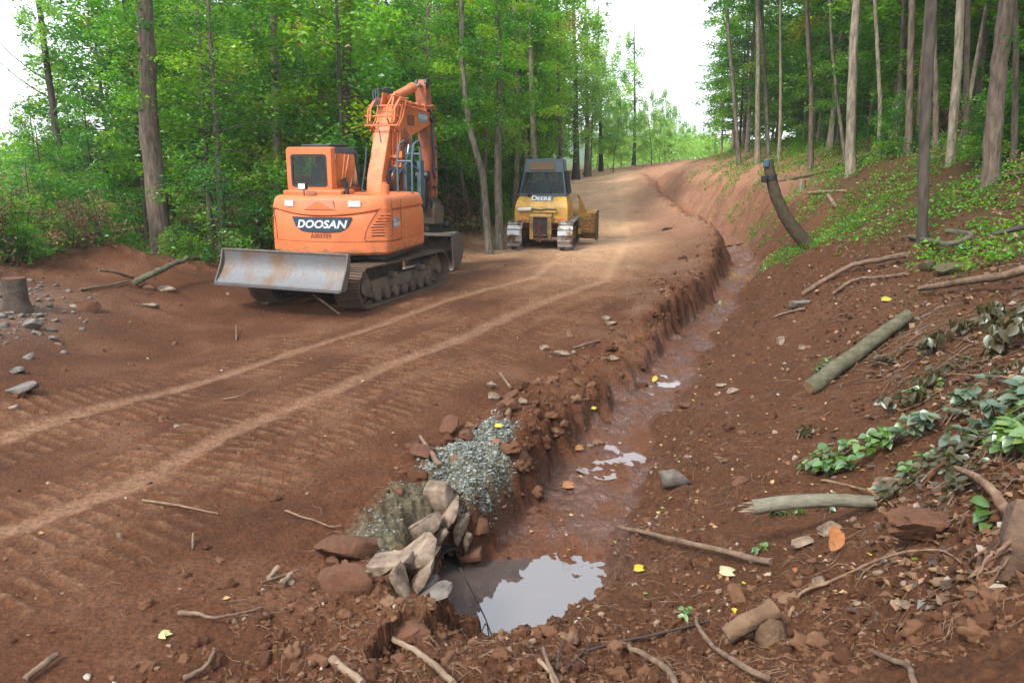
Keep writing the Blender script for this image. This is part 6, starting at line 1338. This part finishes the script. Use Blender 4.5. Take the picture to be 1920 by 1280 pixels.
# --- scattered stuff
def scatter(name, X, Y, S, mt, seed, lab, proto_n=8, lod=2, flat=.7, sink=.25, rnd=None, rough=.14, cuts=5, boxy=.1):
    g = np.random.default_rng(seed); Ps = [rockV(seed*31+i, lod, cuts, rough, boxy) for i in range(proto_n)]; F0 = ICO[lod][1]; nv = len(ICO[lod][0]); n = len(X)
    Z = H(X, Y); ang = g.uniform(0, 2*np.pi, n); pi_ = g.integers(0, proto_n, n); PV = np.stack([p[0] for p in Ps])[pi_]
    sc_ = S[:, None]*np.stack([g.uniform(.75, 1.3, n), g.uniform(.7, 1.1, n), g.uniform(.5, 1, n)*flat/.75], 1); PV = PV*sc_[:, None, :]
    ta = g.normal(0, .35, n); c, s = np.cos(ta)[:, None], np.sin(ta)[:, None]; x, z = PV[..., 0]*c-PV[..., 2]*s, PV[..., 0]*s+PV[..., 2]*c
    c, s = np.cos(ang)[:, None], np.sin(ang)[:, None]; xx, yy = x*c-PV[..., 1]*s, x*s+PV[..., 1]*c
    V = np.stack([xx+X[:, None], yy+Y[:, None], z+(Z+S*flat*(1-2*sink)*.6)[:, None]], -1).reshape(-1, 3); F = (F0[None]+np.arange(n)[:, None, None]*nv).reshape(-1, 3)
    r = g.random(n) if rnd is None else rnd; me = npmesh(name, V, F, lod > 1, [('rnd', 'FLOAT', np.repeat(r, nv))]); return tag(link(name, me, None, mt), lab, None, None, 'stuff')
def rampmat(name, ramp, rough=.9, bump=.5, bscale=60, spec=.2):
    m = bpy.data.materials.new(name); m.use_nodes = True; t = m.node_tree; b = t.nodes['Principled BSDF']; b.inputs['Roughness'].default_value = rough; b.inputs['Specular IOR Level'].default_value = spec
    a = t.nodes.new('ShaderNodeAttribute'); a.attribute_name = 'rnd'; r = t.nodes.new('ShaderNodeValToRGB'); e = r.color_ramp.elements
    while len(e) < len(ramp): e.new(.5)
    for i, (p, c) in enumerate(ramp): e[i].position = p; e[i].color = (*c, 1)
    t.links.new(a.outputs['Fac'], r.inputs[0]); t.links.new(r.outputs[0], b.inputs['Base Color'])
    n = t.nodes.new('ShaderNodeTexNoise'); n.inputs['Scale'].default_value = bscale; n.inputs['Detail'].default_value = 4; tc = t.nodes.new('ShaderNodeTexCoord'); t.links.new(tc.outputs['Object'], n.inputs['Vector'])
    bp = t.nodes.new('ShaderNodeBump'); bp.inputs['Strength'].default_value = bump; bp.inputs['Distance'].default_value = .01; t.links.new(n.outputs[0], bp.inputs['Height']); t.links.new(bp.outputs[0], b.inputs['Normal']); return m
MCLOD = rampmat('crumbly_red_soil', [(0, (0.046, 0.018, 0.009)), (.5, (0.085, 0.037, 0.018)), (.85, (0.120, 0.060, 0.032)), (1, (0.147, 0.087, 0.052))])
MPEB = rampmat('mixed_pebbles', [(0, (0.096, 0.060, 0.042)), (.4, (0.180, 0.120, 0.084)), (.75, (0.252, 0.192, 0.150)), (1, (0.348, 0.288, 0.240))], .8)
MGRV = rampmat('crushed_grey_stone', [(0, (0.065, 0.072, 0.060)), (.5, (0.135, 0.150, 0.133)), (.85, (0.200, 0.215, 0.195)), (1, (0.250, 0.260, 0.240))], .8)
g = np.random.default_rng(77)
def samp(n, fx, dens):
    x, y = fx(n); z, q = H(x, y, True); k = g.random(n) < dens(x, y, z, q); return x[k], y[k]
def fan(n, r0=3.6, r1=40, a0=-40, a1=42, pw=1.0):
    r = r0*(r1/r0)**(g.random(n)**pw); a = np.radians(g.uniform(a0, a1, n)); return np.sin(a)*r, np.cos(a)*r
def dclod(x, y, z, q):
    c = sstep(-.2, .35, fbm(x, y, 1.1, 3, 201)); d = .08*c+.9*q['lip']*c+.5*q['wall']+.75*np.clip(q['fg'], 0, 1)+.33*q['rb']*c+.8*(1-sstep(-.4, .8, q['ledge']))*sstep(-1.6, -1, q['ledge'])
    d = d*(1-np.clip(q['st1']+q['st2'], 0, 1)*.96)*(1-q['floor']*.85); d = d*np.where((inpoly(x, y, GRAVEL) > 0) | (inpoly(x, y, DUST) > 0), .05, 1); return np.clip(d, 0, 1)
x, y = samp(46000, lambda n: fan(n, 3.4, 26), dclod); S = .004+.013*g.random(len(x))**2.6; S = S*(1+.05*y); scatter('soil_clods', x, y, S, MCLOD, 5, 'loose red-brown soil crumbs on the road edge and banks', lod=1, rough=.34, cuts=1, sink=.4)
x, y = samp(9000, lambda n: fan(n, 5, 24), lambda x, y, z, q: (q['wall']*q['left']+.8*q['lip'])*.8*np.where(np.maximum(inpoly(x, y, GRAVEL), inpoly(x, y, DUST)) > -.06, .03, 1)*sstep(6.6, 7.4, y)); S = .02+.07*g.random(len(x))**2.6; scatter('soil_clods', x, y, S, MCLOD, 16, 'soil lumps crumbling from the ditch wall', lod=3, rough=.36, cuts=1, sink=.45)
x, y = samp(3600, lambda n: fan(n, 3.4, 14), dclod); S = .012+.038*g.random(len(x))**3.2; scatter('soil_clods', x, y, S, MCLOD, 6, 'larger soil clods tumbled along the road edge', lod=3, rough=.34, cuts=1, sink=.42)
x, y = samp(2300, lambda n: fan(n, 4, 45), lambda x, y, z, q: np.clip(.10+.5*q['rb']+.3*q['lip']+.25*q['far'], 0, 1)*(1-np.clip(q['st1']+q['st2'], 0, 1))*(1-.6*q['floor'])); S = (.008+.022*g.random(len(x))**2.5)*(1+.03*y); scatter('pebbles', x, y, S, MPEB, 7, 'scattered pale pebbles and stone chips', lod=1, cuts=4)
n = 900; a = g.normal(0, .55, n); b_ = g.normal(0, 1.25, n); scatter('rubble', -8.0+a+.0*b_, 11.3+b_, .012+.055*g.random(n)**2.6, MSTG, 8, 'grey and pink stone rubble at the far left road edge', lod=2, flat=.45, cuts=7, rnd=np.clip(g.normal(.6, .2, n), 0, 1))
# crushed stone
def inside(P, n, m, sd): 
    gg = np.random.default_rng(sd); A_ = np.array(P); x = gg.uniform(A_[:, 0].min()-.2, A_[:, 0].max()+.2, n); y = gg.uniform(A_[:, 1].min()-.2, A_[:, 1].max()+.2, n); k = inpoly(x, y, P)+m*fbm(x, y, 5, 3, sd) > -.03-.10*gg.random(n)**4; return x[k], y[k]
x, y = inside(GRAVEL, 11000, .10, 9); scatter('crushed_stone', x, y, .007+.012*g.random(len(x))**1.6, MGRV, 9, 'blue-grey crushed stone spilled behind the culvert', lod=1, cuts=4, flat=.75, sink=.12)
x, y = inside(DUST, 2200, .16, 10); scatter('crushed_stone', x, y, .003+.010*g.random(len(x))**2.5, MGRV, 10, 'sparse grey chips in the stone dust beside the culvert', lod=1, cuts=4)
# fallen leaves
MFL = rampmat('fallen_leaf_colours', [(0, (0.124, 0.050, 0.022)), (.3, (0.211, 0.093, 0.037)), (.6, (0.310, 0.198, 0.093)), (.85, (0.360, 0.260, 0.136)), (.95, (0.372, 0.298, 0.031)), (1, (0.186, 0.248, 0.050))], .7, .1)
def leaves_on(n, fx, dens, size, seed, lab, mt, zlift=.012, tilt=.3):
    x, y = samp(n, fx, dens); P = np.stack([x, y, H(x, y)+zlift], 1); me = leaf_mesh('fallen_leaves', P, size, tilt, mt=mt, seed=seed, wid=.75, rnd=g.random(len(x))**1.35*.97); return tag(link('fallen_leaves', me), lab, None, None, 'stuff')
leaves_on(7500, lambda n: fan(n, 4.5, 42), lambda x, y, z, q: np.clip(.012+.55*q['rb']*sstep(-.25, .3, fbm(x, y, .8, 2, 61))+.17*q['floor']+.22*q['far']*q['rb']+.05*q['far'], 0, 1)*(1-np.clip(q['st1']+q['st2'], 0, 1)*.7), .05, 71, 'fallen tan and orange leaves on the ditch and right bank', MFL)
leaves_on(7000, lambda n: fan(n, 4, 16, 5, 42), lambda x, y, z, q: q['rb']*sstep(.1, .7, z+.3*fbm(x, y, 1, 2, 9))*.9, .075, 73, 'dark withered leaf litter on the right bank', MLD, .02, .5)
leaves_on(9000, lambda n: fan(n, 9, 40, -42, 42), lambda x, y, z, q: np.clip((q['ledge'] < -.4)*.8+q['rb']*sstep(.8, 1.8, z)*.8, 0, 1), .09, 72, 'dry brown leaf litter under the trees', MLD, .03, .6)
# fine roots and twigs strewn about
def fibres(n, fx, dens, L, rad, mt, seed, lab, name='root_fibres'):
    random.seed(seed); x, y = samp(n, fx, dens); m = MB()
    for a_, b_ in zip(x, y):
        an = random.uniform(0, 6.28); l = L*random.uniform(.4, 1.3); q = []; cx_, cy_ = a_, b_; lift = random.uniform(0, .03)
        for k in range(5): q.append((cx_, cy_)); an += random.gauss(0, .45); cx_ += math.cos(an)*l/5; cy_ += math.sin(an)*l/5
        zz = H(np.array([p[0] for p in q]), np.array([p[1] for p in q])); m.tube([(p[0], p[1], float(z_)+.008+lift*math.sin(k)) for k, (p, z_) in enumerate(zip(q, zz))], [rad*(1-.18*k) for k in range(5)], 4, cap=False)
    o = m.build(name, mt, None, smooth=True); return tag(o, lab, None, None, 'stuff')
fibres(1900, lambda n: fan(n, 3.5, 11, -38, 42), lambda x, y, z, q: np.clip(.1+.9*q['rb']+.5*q['fg']+.4*q['lip'], 0, 1)*(1-q['floor']*.7)*(1-np.clip(q['st1']+q['st2'], 0, 1)), .26, .0026, MROOT, 81, 'fine pale roots trailing over the disturbed soil')
fibres(500, lambda n: (g.uniform(-9.5, 1.5, n), g.uniform(9, 34, n)), lambda x, y, z, q: np.exp(-((q['ledge']+.5)/.8)**2), .8, .007, MW, 85, 'tangle of brush along the left berm of the road', 'dead_twigs')
fibres(700, lambda n: (g.uniform(2.3, 5.5, n), g.uniform(4.2, 9.5, n)), lambda x, y, z, q: q['rb']*sstep(.3, .8, z+.4*fbm(x, y, .9, 2, 14)), .55, .0045, MW, 84, 'tangle of dead twigs among the leafy pile at right', 'dead_twigs')
fibres(1200, lambda n: fan(n, 5, 30, -38, 42), lambda x, y, z, q: np.clip(.9*q['rb']*sstep(.2, 1, z)+(q['ledge'] < -.2)*.8, 0, 1), .7, .007, MW, 82, 'dead twigs littering the banks under the trees', 'dead_twigs')
# wisps of machine in the far clearing
p = at(1272, 290, 92); fm = empty('site_vehicle', (p.x, p.y, hz(p.x, p.y)+.0), R(-20), 'small distant dark blue machine with a pale hood beyond the rise', 'vehicle')
p0 = at(1272, 302, 92); fm.location.z = p0.z-1.6
m = MB(); m.box(-.2, 2.6, -1, 1, 1.0, 2.0); m.build('hood', M['white'], fm, bevel=.15)
m = MB(); m.loft([[(-1.5, -.9, 1.2), (.1, -.9, 1.2), (.1, .9, 1.2), (-1.5, .9, 1.2)], [(-1.5, -.9, 2.9), (-.0, -.9, 2.9), (-.0, .9, 2.9), (-1.5, .9, 2.9)], [(-1.35, -.8, 3.1), (-.2, -.8, 3.1), (-.2, .8, 3.1), (-1.35, .8, 3.1)]]); m.build('cab', M['cabblue'], fm, bevel=.05)
m = MB(); m.box(-1.3, -.2, -.92, -.9, 1.9, 2.75); m.build('window', M['glass'], fm, smooth=False)
for x in (-.9, 1.7): m = MB(); m.cyl((x, -1.05, .55), (x, -.75, .55), .55, n=20); m.build('wheel', M['black'], fm, bevel=.04)
# ---------------------------------------------------------------- haze between the near ground and the far woods
hb = MB(); hb.box(-95, 110, -12, 225, -3, 19); ho = hb.build('haze', None, None, smooth=False)
hm = bpy.data.materials.new('haze'); hm.use_nodes = True; t = hm.node_tree; t.nodes.remove(t.nodes['Principled BSDF']); pv = t.nodes.new('ShaderNodeVolumePrincipled'); pv.inputs['Color'].default_value = (.93, .97, .95, 1); pv.inputs['Density'].default_value = .0007; pv.inputs['Anisotropy'].default_value = .3
t.links.new(pv.outputs[0], t.nodes['Material Output'].inputs['Volume']); ho.data.materials.clear(); ho.data.materials.append(hm); tag(ho, 'thin pale haze in the air of the clearing', None, None, 'stuff')
